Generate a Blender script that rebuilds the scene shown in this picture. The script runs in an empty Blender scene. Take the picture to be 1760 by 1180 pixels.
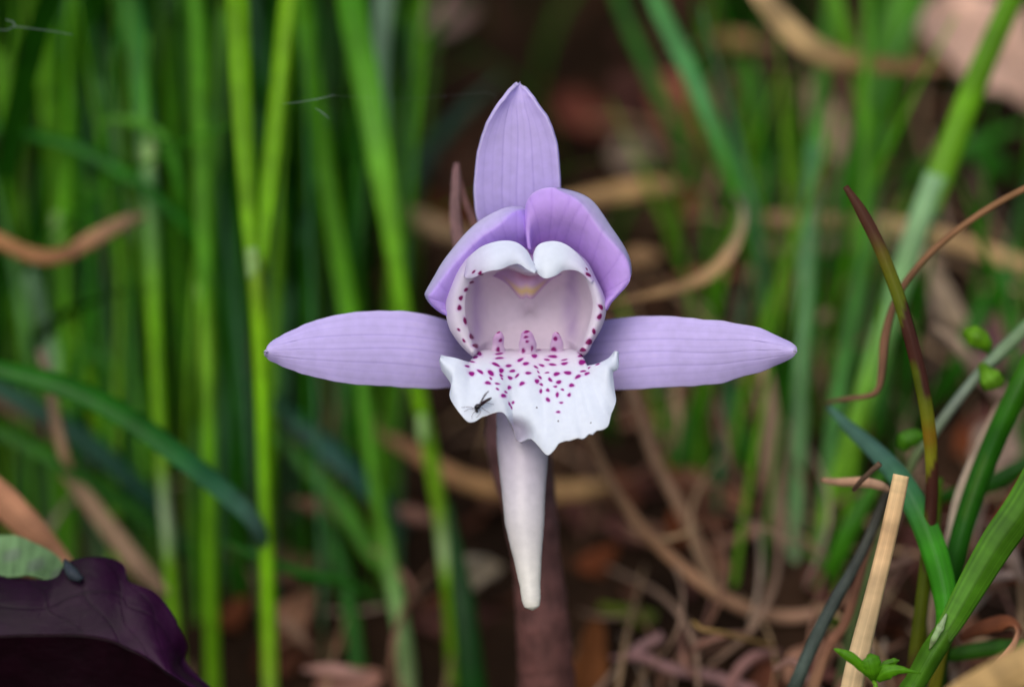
import bpy, math, random
import numpy as np
from mathutils import Vector, noise as mnoise

random.seed(7)
rng = np.random.default_rng(7)
SC = bpy.context.scene
COL = SC.collection

# ------------------------------------------------------------------ camera, world, sun, exposure
PITCH = math.radians(20)
SI, CO = math.sin(PITCH), math.cos(PITCH)
DIST = 0.40                       # lens to flower, metres
PXMM = 1760 / 116.0               # photograph pixels per millimetre in the plane of the flower
ORG = np.array([0.0, 0.0, 0.055])
XV = np.array([1.0, 0, 0]); UV = np.array([0, SI, CO]); FV = np.array([0, CO, -SI])

cam = bpy.data.cameras.new('camera')
cam.sensor_width = 36; cam.lens = 36 * DIST / 0.116
cam.clip_start = 0.01; cam.clip_end = 200
cam.dof.use_dof = True; cam.dof.focus_distance = DIST - 0.001; cam.dof.aperture_fstop = 6.3
cam.dof.aperture_blades = 9
co = bpy.data.objects.new('camera', cam); COL.objects.link(co)
co.location = Vector(ORG - FV * DIST)
co.rotation_euler = (math.radians(90) - PITCH, 0, 0)
SC.camera = co

SUN_EL, SUN_AZ = math.radians(48), math.radians(-18)      # azimuth from the camera's back, towards its left
world = bpy.data.worlds.new('World'); SC.world = world; world.use_nodes = True
wn = world.node_tree.nodes; wl = world.node_tree.links
bg = wn['Background']; sky = wn.new('ShaderNodeTexSky'); sky.sky_type = 'NISHITA'
sky.sun_disc = False; sky.sun_elevation = SUN_EL
sky.air_density = 1.0; sky.dust_density = 3.0; sky.ozone_density = 1.0
sdir = Vector((math.sin(SUN_AZ) * math.cos(SUN_EL), -math.cos(SUN_AZ) * math.cos(SUN_EL), math.sin(SUN_EL)))
sky.sun_rotation = math.atan2(sdir.x, sdir.y)
wl.new(sky.outputs[0], bg.inputs[0]); bg.inputs[1].default_value = 0.13
sl = bpy.data.lights.new('sun', 'SUN'); sl.energy = 1.35; sl.angle = math.radians(50); sl.color = (1.0, .98, .95)
so = bpy.data.objects.new('sun', sl); COL.objects.link(so)
so.rotation_euler = (-sdir).to_track_quat('-Z', 'Y').to_euler()
so.location = (0, 0, 1)
SC.view_settings.view_transform = 'Standard'; SC.view_settings.look = 'None'
SC.view_settings.gamma = 1; SC.view_settings.exposure = 0.05
SC.render.engine = 'CYCLES'
SC.cycles.use_denoising = True
SC.cycles.max_bounces = 8; SC.cycles.transmission_bounces = 6; SC.cycles.diffuse_bounces = 5

# ------------------------------------------------------------------ helpers
def W(u, v, d):
    """millimetres right / up / away from the flower's centre -> world metres"""
    u = np.asarray(u, float)[..., None]; v = np.asarray(v, float)[..., None]; d = np.asarray(d, float)[..., None]
    return ORG + (u * XV + v * UV + d * FV) * 1e-3

def uvd(px, py, d):
    s = (DIST * 1000 + np.asarray(d, float)) / (DIST * 1000) / PXMM
    return (np.asarray(px, float) - 880) * s, (590 - np.asarray(py, float)) * s, np.asarray(d, float)

def P(px, py, d): return W(*uvd(px, py, d))

def lin(c):
    c = np.asarray(c, float) / 255.0
    return np.where(c <= .04045, c / 12.92, ((c + .055) / 1.055) ** 2.4)

def sm(a, b, x):
    t = np.clip((np.asarray(x, float) - a) / (b - a), 0, 1); return t * t * (3 - 2 * t)

def spline(pts, n, closed=False, t=None):
    """Catmull-Rom through control points (any dimension)"""
    p = np.asarray(pts, float); m = len(p)
    if t is None: t = np.linspace(0, 1, n, endpoint=not closed)
    x = np.asarray(t) * (m if closed else m - 1)
    i = np.clip(np.floor(x).astype(int), 0, (m if closed else m - 1) - 1); f = (x - i)[:, None]
    if closed: a, b, c, d = p[(i - 1) % m], p[i % m], p[(i + 1) % m], p[(i + 2) % m]
    else:
        q = np.vstack([2 * p[0] - p[1], p, 2 * p[-1] - p[-2]])
        a, b, c, d = q[i], q[i + 1], q[i + 2], q[i + 3]
    return .5 * (2 * b + (c - a) * f + (2 * a - 5 * b + 4 * c - d) * f ** 2 + (3 * b - a - 3 * c + d) * f ** 3)

def tag(o, label=None, cat=None, group=None, kind=None):
    for k, v in (('label', label), ('category', cat), ('group', group), ('kind', kind)):
        if v: o[k] = v
    return o

def empty(name, base):
    o = bpy.data.objects.new(name, None); o.empty_display_size = .005
    o.location = Vector(base); COL.objects.link(o); return o

def mk(name, V, F, mat, parent=None, col=None, uv=None, smooth=True):
    V = np.asarray(V, float)
    base = Vector(V[0]) if parent is None else Vector((0, 0, 0))
    off = np.array(base) if parent is None else world_loc(parent)
    me = bpy.data.meshes.new(name)
    me.from_pydata((V - off).tolist(), [], F if isinstance(F, list) else F.tolist())
    if smooth: me.polygons.foreach_set('use_smooth', [True] * len(me.polygons))
    if col is not None:
        if mat is M_grass:                                # fresh grass holds almost no blue, bluish blades keep theirs
            col = np.array(col, float); col = np.minimum(col * 1.25, .85); col[:, 2] *= .34 + .66 * sm(.12, .36, col[:, 2] / (col[:, 1] + 1e-6))
        a = me.color_attributes.new('Col', 'FLOAT_COLOR', 'POINT')
        c = np.ones((len(V), 4)); c[:, :3] = col
        a.data.foreach_set('color', c.ravel())
    if uv is not None:
        l = me.uv_layers.new(name='UVMap')
        idx = np.zeros(len(me.loops), int); me.loops.foreach_get('vertex_index', idx)
        l.data.foreach_set('uv', np.asarray(uv, float)[idx].ravel())
    me.materials.append(mat); me.update()
    o = bpy.data.objects.new(name, me); COL.objects.link(o)
    if parent is None: o.location = base
    else: o.parent = parent
    return o

def world_loc(o):
    l = np.zeros(3)
    while o is not None:
        l = l + np.array(o.location); o = o.parent
    return l

def grid_faces(nu, nv, closed_u=False):
    i, j = np.meshgrid(np.arange(nu if closed_u else nu - 1), np.arange(nv - 1), indexing='ij')
    a = i * nv + j; b = ((i + 1) % nu) * nv + j
    return np.stack([a, b, b + 1, a + 1], -1).reshape(-1, 4)

def sheet(name, X, Y, D, col, mat, parent, thick=.28, closed=False, uv=None):
    nu, nv = X.shape
    V = P(X, Y, D).reshape(-1, 3)
    if uv is None:
        a, b = np.meshgrid(np.linspace(0, 1, nu), np.linspace(0, 1, nv), indexing='ij'); uv = np.stack([a, b], -1).reshape(-1, 2)
    o = mk(name, V, grid_faces(nu, nv, closed), mat, parent, np.asarray(col).reshape(-1, 3), uv)
    m = o.modifiers.new('thickness', 'SOLIDIFY'); m.thickness = thick * 1e-3; m.offset = 0
    return o

def stops(st, t):
    t = np.asarray(t, float); xs = [s[0] for s in st]; cs = np.array([lin(s[1]) for s in st])
    return np.stack([np.interp(t, xs, cs[:, k]) for k in range(3)], -1)

def to_stops(c):
    return c if isinstance(c[0], (tuple, list)) else [(0, c), (1, c)]

def bank(u):
    """how far (mm) the bank lies below the flower's axis: it rises towards the litter side"""
    return 97 - 22 * sm(4, 30, u)

def ground_down(u, v, d):
    s = max(0, (v - d + bank(u)) / (CO + SI)); return u, v - s * CO, d + s * SI, s

def rooted(ctrl):
    """carry a blade on from its last visible point down to the soil"""
    q = [np.array(uvd(*c), float) for c in ctrl]
    u, v, d = q[-1]; gu, gv, gd, s = ground_down(u, v, d)
    du = (q[-1][0] - q[-2][0]) / max(4, np.linalg.norm(q[-1] - q[-2])) * s * .5
    if s > 6: q.append(np.array([u + du * .6, (v + gv) / 2, (d + gd) / 2]))
    q.append(np.array([u + du, gv - 2, gd]))
    return q

def frames(pts):
    T = np.gradient(pts, axis=0); T /= np.linalg.norm(T, axis=1)[:, None] + 1e-12
    S = np.cross(T, FV); S /= np.linalg.norm(S, axis=1)[:, None] + 1e-9
    N = np.cross(S, T); return T, S, N

def ribbon(name, ctrl, w, col, mat, parent=None, root=True, fold=.25, twist=0.0, thick=.35, n=36, nk=7, rag=0.0, seed=0, colfun=None):
    """grass blade: folded ribbon with real thickness; w in photograph pixels along its length"""
    q = rooted(ctrl) if root else [np.array(uvd(*c), float) for c in ctrl]
    pts = spline(q, n); t = np.linspace(0, 1, n)
    pw = W(pts[:, 0], pts[:, 1], pts[:, 2])
    wl_ = np.array(w, float); hw = np.interp(t, np.linspace(0, 1, len(wl_)), wl_) / PXMM / 2 * (400 + pts[:, 2]) / 400 * 1e-3
    T, S, N = frames(pw)
    tw = np.interp(t, np.linspace(0, 1, len(np.atleast_1d(twist))), np.atleast_1d(twist))
    r = np.random.default_rng(seed + 11)
    S2 = S * np.cos(tw)[:, None] + N * np.sin(tw)[:, None]; N2 = -S * np.sin(tw)[:, None] + N * np.cos(tw)[:, None]
    k = np.linspace(-1, 1, nk); th = thick * 5e-4 * np.minimum(1, hw / .0008)
    wob = 1 + rag * np.interp(np.linspace(0, 1, n), np.linspace(0, 1, 12), r.normal(0, 1, 12))
    front = pw[:, None] + S2[:, None] * (k[None, :, None] * (hw * wob)[:, None, None]) - N2[:, None] * (fold * hw[:, None] * (1 - np.abs(k)[None]))[..., None]
    prof = np.sqrt(np.clip(1 - k ** 4, 0.02, 1))
    A = front - N2[:, None] * (th[:, None] * prof[None])[..., None]
    B = front + N2[:, None] * (th[:, None] * prof[None])[..., None]
    ring = np.concatenate([A, B[:, ::-1]], 1); nr = ring.shape[1]
    V = ring.reshape(-1, 3)
    F = []
    i, j = np.meshgrid(np.arange(n - 1), np.arange(nr), indexing='ij')
    a = i * nr + j; b = i * nr + (j + 1) % nr
    F = np.stack([a, b, b + nr, a + nr], -1).reshape(-1, 4).tolist()
    F.append(list(range(nr))[::-1]); F.append(list(range((n - 1) * nr, n * nr)))
    kk = np.concatenate([k, k[::-1]]); tt = np.repeat(t, nr); kr = np.tile(kk, n)
    c = stops(to_stops(col), tt)
    vary = np.interp(t, np.linspace(0, 1, 14), r.normal(0, .13, 14)) + np.interp(t, np.linspace(0, 1, 60), r.normal(0, .05, 60))
    c = c * np.repeat(1 + np.clip(vary, -.3, .3), nr)[:, None]
    if colfun: c = colfun(tt, kr, c)
    length = np.concatenate([[0], np.cumsum(np.linalg.norm(np.diff(pw, axis=0), axis=1))]) / .05
    uv = np.stack([kr * .5 + .5 + seed * .37, np.repeat(length, nr) + seed * .61], -1)
    return mk(name, V, F, mat, parent, c, uv)

def tube(name, ctrl, w, col, mat, parent=None, root=False, n=40, nr=14, flat=1.0, bump=0.0, seed=0, cap=True, colfun=None):
    q = rooted(ctrl) if root else [np.array(uvd(*c), float) for c in ctrl]
    pts = spline(q, n); t = np.linspace(0, 1, n); pw = W(pts[:, 0], pts[:, 1], pts[:, 2])
    wl_ = np.array(w, float); r = np.interp(t, np.linspace(0, 1, len(wl_)), wl_) / PXMM / 2 * (400 + pts[:, 2]) / 400 * 1e-3
    T, S, N = frames(pw); a = np.linspace(0, 2 * math.pi, nr, endpoint=False)
    rs = np.random.default_rng(seed)
    R = r[:, None] * (1 + bump * rs.normal(0, 1, (n, nr)))
    ring = pw[:, None] + S[:, None] * (np.cos(a)[None] * R)[..., None] + N[:, None] * (np.sin(a)[None] * R * flat)[..., None]
    V = ring.reshape(-1, 3)
    i, j = np.meshgrid(np.arange(n - 1), np.arange(nr), indexing='ij'); A = i * nr + j; B = i * nr + (j + 1) % nr
    F = np.stack([A, B, B + nr, A + nr], -1).reshape(-1, 4).tolist()
    if cap: F += [list(range(nr))[::-1], list(range((n - 1) * nr, n * nr))]
    tt = np.repeat(t, nr); aa = np.tile(a, n)
    c = stops(to_stops(col), tt)
    if colfun: c = colfun(tt, aa, c)
    uv = np.stack([np.tile(np.abs(np.linspace(-1, 1, nr)), n), tt * 3 + seed * .3], -1)
    return mk(name, V, F, mat, parent, c, uv)

# ------------------------------------------------------------------ materials
def tissue(name, transl=.3, rough=.5, spec=.4, streak=(14, .8), amt=.2, mott=400, mamt=.12, bump=.0, tint=None):
    m = bpy.data.materials.new(name); m.use_nodes = True; nt = m.node_tree; N = nt.nodes; L = nt.links
    pb = N['Principled BSDF']; out = N['Material Output']
    at = N.new('ShaderNodeAttribute'); at.attribute_name = 'Col'
    tc = N.new('ShaderNodeTexCoord'); mp = N.new('ShaderNodeMapping'); mp.inputs['Scale'].default_value = (streak[0], streak[1], 1)
    n1 = N.new('ShaderNodeTexNoise'); n1.inputs['Scale'].default_value = 1; n1.inputs['Detail'].default_value = 4
    L.new(tc.outputs['UV'], mp.inputs[0]); L.new(mp.outputs[0], n1.inputs['Vector'])
    r1 = N.new('ShaderNodeMapRange'); r1.inputs[1].default_value = .25; r1.inputs[2].default_value = .75
    r1.inputs[3].default_value = 1 - amt; r1.inputs[4].default_value = 1 + amt; L.new(n1.outputs[0], r1.inputs[0])
    n2 = N.new('ShaderNodeTexNoise'); n2.inputs['Scale'].default_value = mott; n2.inputs['Detail'].default_value = 3
    L.new(tc.outputs['Object'], n2.inputs['Vector'])
    r2 = N.new('ShaderNodeMapRange'); r2.inputs[1].default_value = .3; r2.inputs[2].default_value = .7
    r2.inputs[3].default_value = 1 - mamt; r2.inputs[4].default_value = 1 + mamt; L.new(n2.outputs[0], r2.inputs[0])
    mu = N.new('ShaderNodeMath'); mu.operation = 'MULTIPLY'; L.new(r1.outputs[0], mu.inputs[0]); L.new(r2.outputs[0], mu.inputs[1])
    vm = N.new('ShaderNodeVectorMath'); vm.operation = 'SCALE'; L.new(at.outputs['Color'], vm.inputs[0]); L.new(mu.outputs[0], vm.inputs['Scale'])
    if tint:
        v2 = N.new('ShaderNodeVectorMath'); v2.operation = 'MULTIPLY'; v2.inputs[1].default_value = tint
        L.new(vm.outputs[0], v2.inputs[0]); vm = v2
    L.new(vm.outputs[0], pb.inputs['Base Color'])
    pb.inputs['Roughness'].default_value = rough; pb.inputs['Specular IOR Level'].default_value = spec
    if bump:
        bp = N.new('ShaderNodeBump'); bp.inputs['Strength'].default_value = bump; bp.inputs['Distance'].default_value = .0003
        L.new(mu.outputs[0], bp.inputs['Height']); L.new(bp.outputs[0], pb.inputs['Normal'])
    if transl:
        tr = N.new('ShaderNodeBsdfTranslucent'); L.new(vm.outputs[0], tr.inputs[0])
        mx = N.new('ShaderNodeMixShader'); mx.inputs[0].default_value = transl
        L.new(pb.outputs[0], mx.inputs[1]); L.new(tr.outputs[0], mx.inputs[2]); L.new(mx.outputs[0], out.inputs[0])
    return m

M_petal = tissue('petal_tissue', .32, .55, .25, (3, 3), .03, 900, .05, .15)
M_lip = tissue('lip_tissue', .30, .5, .3, (3, 3), .02, 1500, .025, .1)
M_spur = tissue('spur_tissue', .15, .3, .5, (4, 10), .05, 700, .05, .2)
M_grass = tissue('green_grass', .40, .45, .28, (18, .8), .25, 300, .15, .25)
M_straw = tissue('dry_straw', .12, .65, .2, (16, .7), .38, 160, .3, .35, tint=(.96, .93, .90))
M_cut = tissue('cut_straw', .08, .6, .25, (9, 1.6), .13, 350, .14, .35)
M_leaf = tissue('purple_leaf_underside', .04, .42, .1, (8, 8), .12, 350, .25, .5)
M_dead = tissue('dead_leaf_tissue', .12, .8, .08, (7, 7), .3, 200, .35, .5, tint=(1.0, .9, .80))
M_stem = tissue('stem_skin', .0, .6, .3, (20, 6), .25, 500, .3, .6)
M_insect = tissue('insect_shell', .0, .35, .5, (2, 2), .1, 900, .1)
M_wing = tissue('insect_wing', .5, .25, .5, (2, 2), .05, 900, .05)
M_silk = tissue('silk', .4, .3, .5, (1, 1), .0, 900, .0)

def soil_material():
    m = bpy.data.materials.new('soil'); m.use_nodes = True; N = m.node_tree.nodes; L = m.node_tree.links
    pb = N['Principled BSDF']; tc = N.new('ShaderNodeTexCoord')
    n1 = N.new('ShaderNodeTexNoise'); n1.inputs['Scale'].default_value = 90; n1.inputs['Detail'].default_value = 8
    L.new(tc.outputs['Object'], n1.inputs['Vector'])
    cr = N.new('ShaderNodeValToRGB'); e = cr.color_ramp.elements
    e[0].position = .3; e[0].color = (.014, .008, .005, 1); e[1].position = .75; e[1].color = (.08, .042, .024, 1)
    k = cr.color_ramp.elements.new(.55); k.color = (.03, .016, .009, 1)
    L.new(n1.outputs[0], cr.inputs[0]); L.new(cr.outputs[0], pb.inputs['Base Color']); pb.inputs['Roughness'].default_value = .95; pb.inputs['Specular IOR Level'].default_value = .05
    n2 = N.new('ShaderNodeTexNoise'); n2.inputs['Scale'].default_value = 500; n2.inputs['Detail'].default_value = 5
    L.new(tc.outputs['Object'], n2.inputs['Vector'])
    bp = N.new('ShaderNodeBump'); bp.inputs['Strength'].default_value = .8; bp.inputs['Distance'].default_value = .002
    L.new(n2.outputs[0], bp.inputs['Height']); L.new(bp.outputs[0], pb.inputs['Normal'])
    return m
M_soil = soil_material()

# ------------------------------------------------------------------ ground: a woodland bank rising behind the flower
def ground_z(x, y):
    g0 = float(bank(x * 1000))
    d = (y * 1000 + g0 * SI) / (SI + CO)
    z = ORG[2] + ((d - g0) * CO - d * SI) * 1e-3
    far = max(0.0, math.hypot(x, y) - 1.5)
    z = z * 1.0 / (1 + .25 * far) if far > 0 else z
    n = mnoise.noise(Vector((x * 30, y * 30, 0))) * .0022 + mnoise.noise(Vector((x * 9, y * 9, 3))) * .004 * min(1, abs(x) * 12 + .15)
    n += mnoise.noise(Vector((x * .8, y * .8, 5))) * .12 * min(1, far)
    return z + n
ax = np.concatenate([-np.geomspace(40, .25, 34), np.linspace(-.24, .24, 121), np.geomspace(.25, 40, 34)])
gx, gy = np.meshgrid(ax, ax, indexing='ij')
gv = np.array([(x, y, ground_z(x, y)) for x, y in zip(gx.ravel(), gy.ravel())])
g = mk('ground', gv, grid_faces(len(ax), len(ax)), M_soil); tag(g, kind='structure')

# ------------------------------------------------------------------ the orchid
ob = np.array(uvd(935, 1180, 22)); gu = ground_down(*ob)
orchid = empty('orchid', W(gu[0], gu[1], gu[2]))
tag(orchid, 'lilac orchid flower with white spotted lip and pale hanging spur on brown stem', 'orchid')

def sepal(name, A, B, n, nk, depth, base, tipc, label=None, seed=0, cup=1.0):
    a = spline(A, n); b = spline(B, n); r = np.random.default_rng(seed)
    k = np.linspace(0, 1, nk); t = np.linspace(0, 1, n)
    jit = np.interp(t, np.linspace(0, 1, 30), r.normal(0, .8, 30))[:, None] * (t[:, None] > .04)
    X = a[:, None, 0] * (1 - k) + b[:, None, 0] * k; Y = a[:, None, 1] * (1 - k) + b[:, None, 1] * k
    ex = (2 * k - 1)
    nrm = (b - a) / (np.linalg.norm(b - a, axis=1)[:, None] + 1e-6)
    X = X + nrm[:, None, 0] * jit * ex[None] ** 3; Y = Y + nrm[:, None, 1] * jit * ex[None] ** 3
    D = spline(np.array(depth)[:, None], n)[:, :1] + cup * ex[None] ** 2 * np.minimum(1, t * 5)[:, None]
    D = D + .35 * np.sin(t * 7 + seed)[:, None] * ex[None]
    c = stops([(0, tipc), (.15, base), (.8, base), (1, tuple(np.array(base) * .95))], np.repeat(t, nk)).reshape(n, nk, 3)
    for i, s in enumerate((.1, .2, .31, .41, .5, .6, .7, .81, .91)):
        strong = .9 if i in (2, 4, 6) else .3
        line = np.exp(-((k - s - .012 * np.sin(t * 9 + i)[:, None]) / .011) ** 2) * strong * sm(.03, .15, t)[:, None]
        D = D + .035 * line
        c = c * (1 - line[..., None] * np.array([.24, .27, .16]))
    blot = np.interp(t, np.linspace(0, 1, 16), r.normal(0, .03, 16))
    c = c * (1 + blot[:, None, None])
    c = c * (1 + .02 * np.sin(k * 38 + seed)[None, :, None] * sm(.05, .3, t)[:, None, None])
    edge = np.exp(-(1 - np.abs(ex)) / .03)[None, :, None] * .15
    c = c + edge * (1 - c)
    o = sheet(name, X, Y, D, np.clip(c, 0, 1), M_petal, orchid, .45)
    if label: o['label'] = label
    return o

LIL = (219, 203, 251)
sepal('sepal', [(890, 143), (881, 150), (866, 168), (850, 190), (834, 219), (823, 254), (817, 292), (815, 335), (822, 380), (838, 430), (862, 500)],
      [(892, 143), (900, 149), (913, 163), (925, 181), (943, 206), (955, 240), (961, 280), (963, 325), (960, 375), (950, 430), (930, 500)],
      110, 90, [2.2, 2.2, 2.6, 3.6, 6, 12], (217, 200, 251), (222, 208, 250), 'upright lilac sepal with a pointed tip', 1, -1.2)
sepal('sepal', [(457, 604), (459, 598), (476, 584), (500, 571), (530, 557), (560, 547), (610, 538), (660, 535), (710, 538), (760, 549), (800, 562), (860, 580)],
      [(457, 606), (459, 612), (472, 620), (495, 631), (525, 642), (560, 651), (610, 659), (660, 662), (710, 665), (760, 666), (800, 660), (860, 635)],
      120, 80, [0, .4, 1.2, 2.6, 5, 12.5], LIL, (230, 218, 249), 'lilac sepal spreading sideways over the bright grass shoots', 2)
sepal('sepal', [(1367, 601), (1364, 595), (1345, 584), (1318, 571), (1285, 560), (1240, 553), (1195, 548), (1150, 544), (1100, 545), (1050, 550), (1000, 562), (950, 580)],
      [(1367, 603), (1365, 608), (1348, 619), (1318, 632), (1285, 643), (1240, 656), (1195, 662), (1150, 664), (1100, 667), (1050, 669), (1000, 660), (950, 635)],
      120, 80, [0, .4, 1.2, 2.6, 5, 12.5], LIL, (230, 218, 249), 'lilac sepal spreading sideways over the tan dry stems', 5)

def petal(name, A, B, D0, curl, base, inner, label, seed):
    n, nk = 110, 70
    a = spline(A, n); b = spline(B, n); b = a + (b - a) * .92; k = np.linspace(0, 1, nk); t = np.linspace(0, 1, n)
    X = a[:, None, 0] * (1 - k) + b[:, None, 0] * k; Y = a[:, None, 1] * (1 - k) + b[:, None, 1] * k
    cw = np.clip(spline(np.array(curl)[:, None], n), 0, 1)
    d0 = spline(np.array(D0)[:, None], n)
    D = d0 * (1 - k[None]) + 6.5 * k[None] ** 2.0 - 1.0 * np.sin(k * math.pi)[None]
    # the margin rolls back: the last part of the petal turns its face up to the light
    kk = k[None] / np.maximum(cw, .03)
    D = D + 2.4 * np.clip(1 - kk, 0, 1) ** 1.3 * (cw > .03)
    D = D + .25 * np.sin(t * 11 + seed)[:, None] * (1 - k[None])
    c = lin(base)[None, None] * (1 - k[None, :, None]) + lin(inner)[None, None] * k[None, :, None]
    c = np.repeat(c, n, 0)
    for i in range(9):
        line = np.exp(-((t - (.12 + .1 * i) - .02 * k[None].T) / .006) ** 2).T if False else np.exp(-((t[:, None] - (.14 + .09 * i) - .04 * np.sin(k * 2 + i)[None]) / .007) ** 2)
        c = c * (1 - line[..., None] * np.array([.10, .14, .06])); D = D + .05 * line
    edge = np.exp(-k / .02)[None, :, None] * .25
    c = c + edge * (1 - c)
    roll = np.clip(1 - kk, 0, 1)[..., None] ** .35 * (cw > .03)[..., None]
    c = c * (1 - .92 * roll) + lin((230, 224, 248)) * .92 * roll  # rolled margin also painted paler, as if catching the sky
    o = sheet(name, X, Y, D, c, M_petal, orchid, .35); o['label'] = label
    return o

petal('petal', [(910, 372), (903, 361), (888, 357), (872, 358), (858, 363), (838, 373), (820, 385), (800, 404), (780, 428), (762, 452), (748, 476), (735, 499), (733, 508), (742, 522), (756, 534), (772, 542)],
      [(912, 440), (909, 445), (905, 450), (894, 453), (880, 455), (862, 460), (848, 465), (838, 478), (830, 492), (822, 505), (816, 518), (811, 528), (806, 536), (801, 543), (796, 548), (790, 552)],
      [3.6, 1.2, -.3, -.8, -1, -1, -.6, 0], [.0, .05, .16, .27, .30, .27, .22, .16, .09, .02, 0], (202, 172, 252), (220, 180, 246), 'lilac hood petal on the insect side of the lip', 3)
petal('petal', [(908, 424), (904, 385), (906, 352), (915, 335), (930, 326), (948, 323), (966, 326), (990, 332), (1008, 340), (1022, 352), (1035, 370), (1048, 390), (1062, 410), (1075, 432), (1082, 452), (1083, 474), (1078, 487), (1064, 503), (1050, 518), (1042, 532)],
      [(915, 440), (918, 441), (922, 440), (928, 439), (935, 439), (945, 439), (955, 440), (965, 442), (975, 448), (985, 457), (993, 467), (1000, 477), (1005, 487), (1010, 497), (1014, 505), (1018, 513), (1021, 519), (1024, 524), (1027, 528), (1030, 533)],
      [1.4, .4, -.3, -1.2, -1.5, -1.5, -1, 0], [0, 0, 0, .02, .11, .21, .22, .15, .06, .02, 0, 0], (214, 178, 250), (222, 182, 246), 'larger lilac hood petal reaching over the dry curl of straw', 8)

# ---- lip ----
Z = 2.95
def zz(x, y): return x / Z + 720, y / Z + 400
rim_spots = [(280, 197, 15, 6, 40), (313, 202, 14, 9, 35), (263, 247, 15, 7, 20), (234, 287, 15, 9, 50), (209, 330, 16, 11, 65), (203, 380, 18, 12, 85),
             (229, 447, 24, 9, -78), (260, 528, 19, 11, -60), (281, 575, 19, 12, -20), (304, 615, 19, 9, -40), (288, 636, 14, 6, 10), (268, 658, 18, 4, -8),
             (203, 490, 12, 6, -50), (230, 545, 14, 5, -55),
             (846, 187, 10, 4, -55), (855, 215, 20, 8, -40), (920, 376, 19, 9, -65), (914, 424, 20, 10, 65), (885, 499, 17, 8, 85), (862, 552, 21, 12, 60),
             (833, 592, 15, 8, 15), (820, 614, 14, 7, 10), (818, 630, 12, 6, 0), (827, 661, 17, 14, 0)]
lobe_spots = [(241, 679, 13, 5, -15), (266, 718, 18, 11, -12), (312, 708, 18, 7, -35), (364, 715, 19, 11, -40), (389, 672, 22, 7, -25), (415, 703, 12, 12, 0),
              (453, 678, 16, 7, 5), (414, 727, 10, 6, -40), (418, 742, 7, 4, -40), (364, 742, 9, 5, -45), (350, 764, 16, 8, -10), (396, 768, 12, 5, -10), (397, 794, 9, 5, -35),
              (460, 739, 14, 8, -20), (472, 704, 16, 7, 8), (497, 728, 15, 6, 42), (455, 786, 11, 9, 20), (436, 809, 9, 5, -30), (425, 827, 13, 9, -15),
              (455, 870, 13, 5, -60), (465, 885, 9, 5, -60), (476, 861, 10, 7, 20), (523, 767, 15, 9, 25), (554, 715, 15, 7, 0), (592, 684, 13, 5, -30), (604, 709, 9, 4, -50),
              (613, 736, 12, 6, -40), (623, 676, 16, 6, -15), (652, 712, 12, 4, 5), (678, 672, 19, 6, -6), (699, 719, 17, 9, 15), (739, 667, 18, 7, 10), (739, 648, 17, 4, 12),
              (756, 714, 20, 9, -5), (808, 732, 17, 8, 30), (834, 705, 15, 5, 8), (852, 717, 14, 7, 20), (865, 688, 10, 3, 25), (909, 671, 11, 3, 20),
              (597, 756, 12, 11, -20), (620, 772, 11, 6, -20), (617, 806, 11, 8, 80), (656, 800, 10, 8, -20), (667, 748, 13, 7, -50), (710, 760, 14, 9, 15), (693, 783, 10, 5, 0),
              (729, 798, 9, 5, -15), (703, 824, 13, 8, 85), (775, 776, 14, 9, 5), (763, 825, 10, 8, 50), (657, 848, 13, 9, -40), (723, 864, 10, 5, 0), (708, 910, 11, 6, 0),
              (406, 619, 21, 5, 8), (406, 640, 22, 5, 5), (514, 649, 18, 7, 25), (542, 667, 16, 8, 10), (585, 630, 15, 9, -5), (680, 632, 24, 7, -3), (650, 648, 15, 5, -8),
              (508, 585, 12, 8, 30), (605, 597, 14, 5, -5), (268, 658, 18, 4, -8), (288, 636, 14, 6, 10), (304, 615, 18, 9, -40), (820, 614, 14, 7, 10), (818, 630, 12, 6, 0), (827, 661, 16, 13, 0)]
callus_spots = [(401, 503, 12, 6, 10), (414, 545, 11, 8, 40), (401, 592, 10, 14, 0), (547, 501, 17, 7, 20), (543, 528, 12, 6, 10), (549, 551, 9, 7, 0), (529, 597, 9, 13, 0), (573, 585, 6, 14, 0),
                (706, 505, 13, 6, -30), (692, 537, 11, 11, 0), (684, 590, 15, 11, -10)]

def paint_spots(X, Y, c, spots, core, halo):
    sh = c.shape; x = X.ravel(); y = Y.ravel(); c = c.reshape(-1, 3).copy()
    for i, (sx, sy, la, lb, an) in enumerate(spots):
        qx, qy = zz(sx, sy); a = math.radians(-an); dx = x - qx; dy = y - qy
        p = (dx * math.cos(a) + dy * math.sin(a)) / (la / Z * 1.06); q = (-dx * math.sin(a) + dy * math.cos(a)) / (lb / Z * 1.08)
        q = q + .15 * p * p * (1 if i % 2 else -1)
        e = np.sqrt(p * p + q * q) + .06 * np.sin(np.arctan2(q, p) * 3 + i)
        h = (1 - sm(.9, 1.9, e))[:, None] * .45; c = c * (1 - h) + lin(halo) * h
        s = (1 - sm(.72, 1.12, e))[:, None]; c = c * (1 - s) + lin(core) * s
    return c.reshape(sh)

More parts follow.
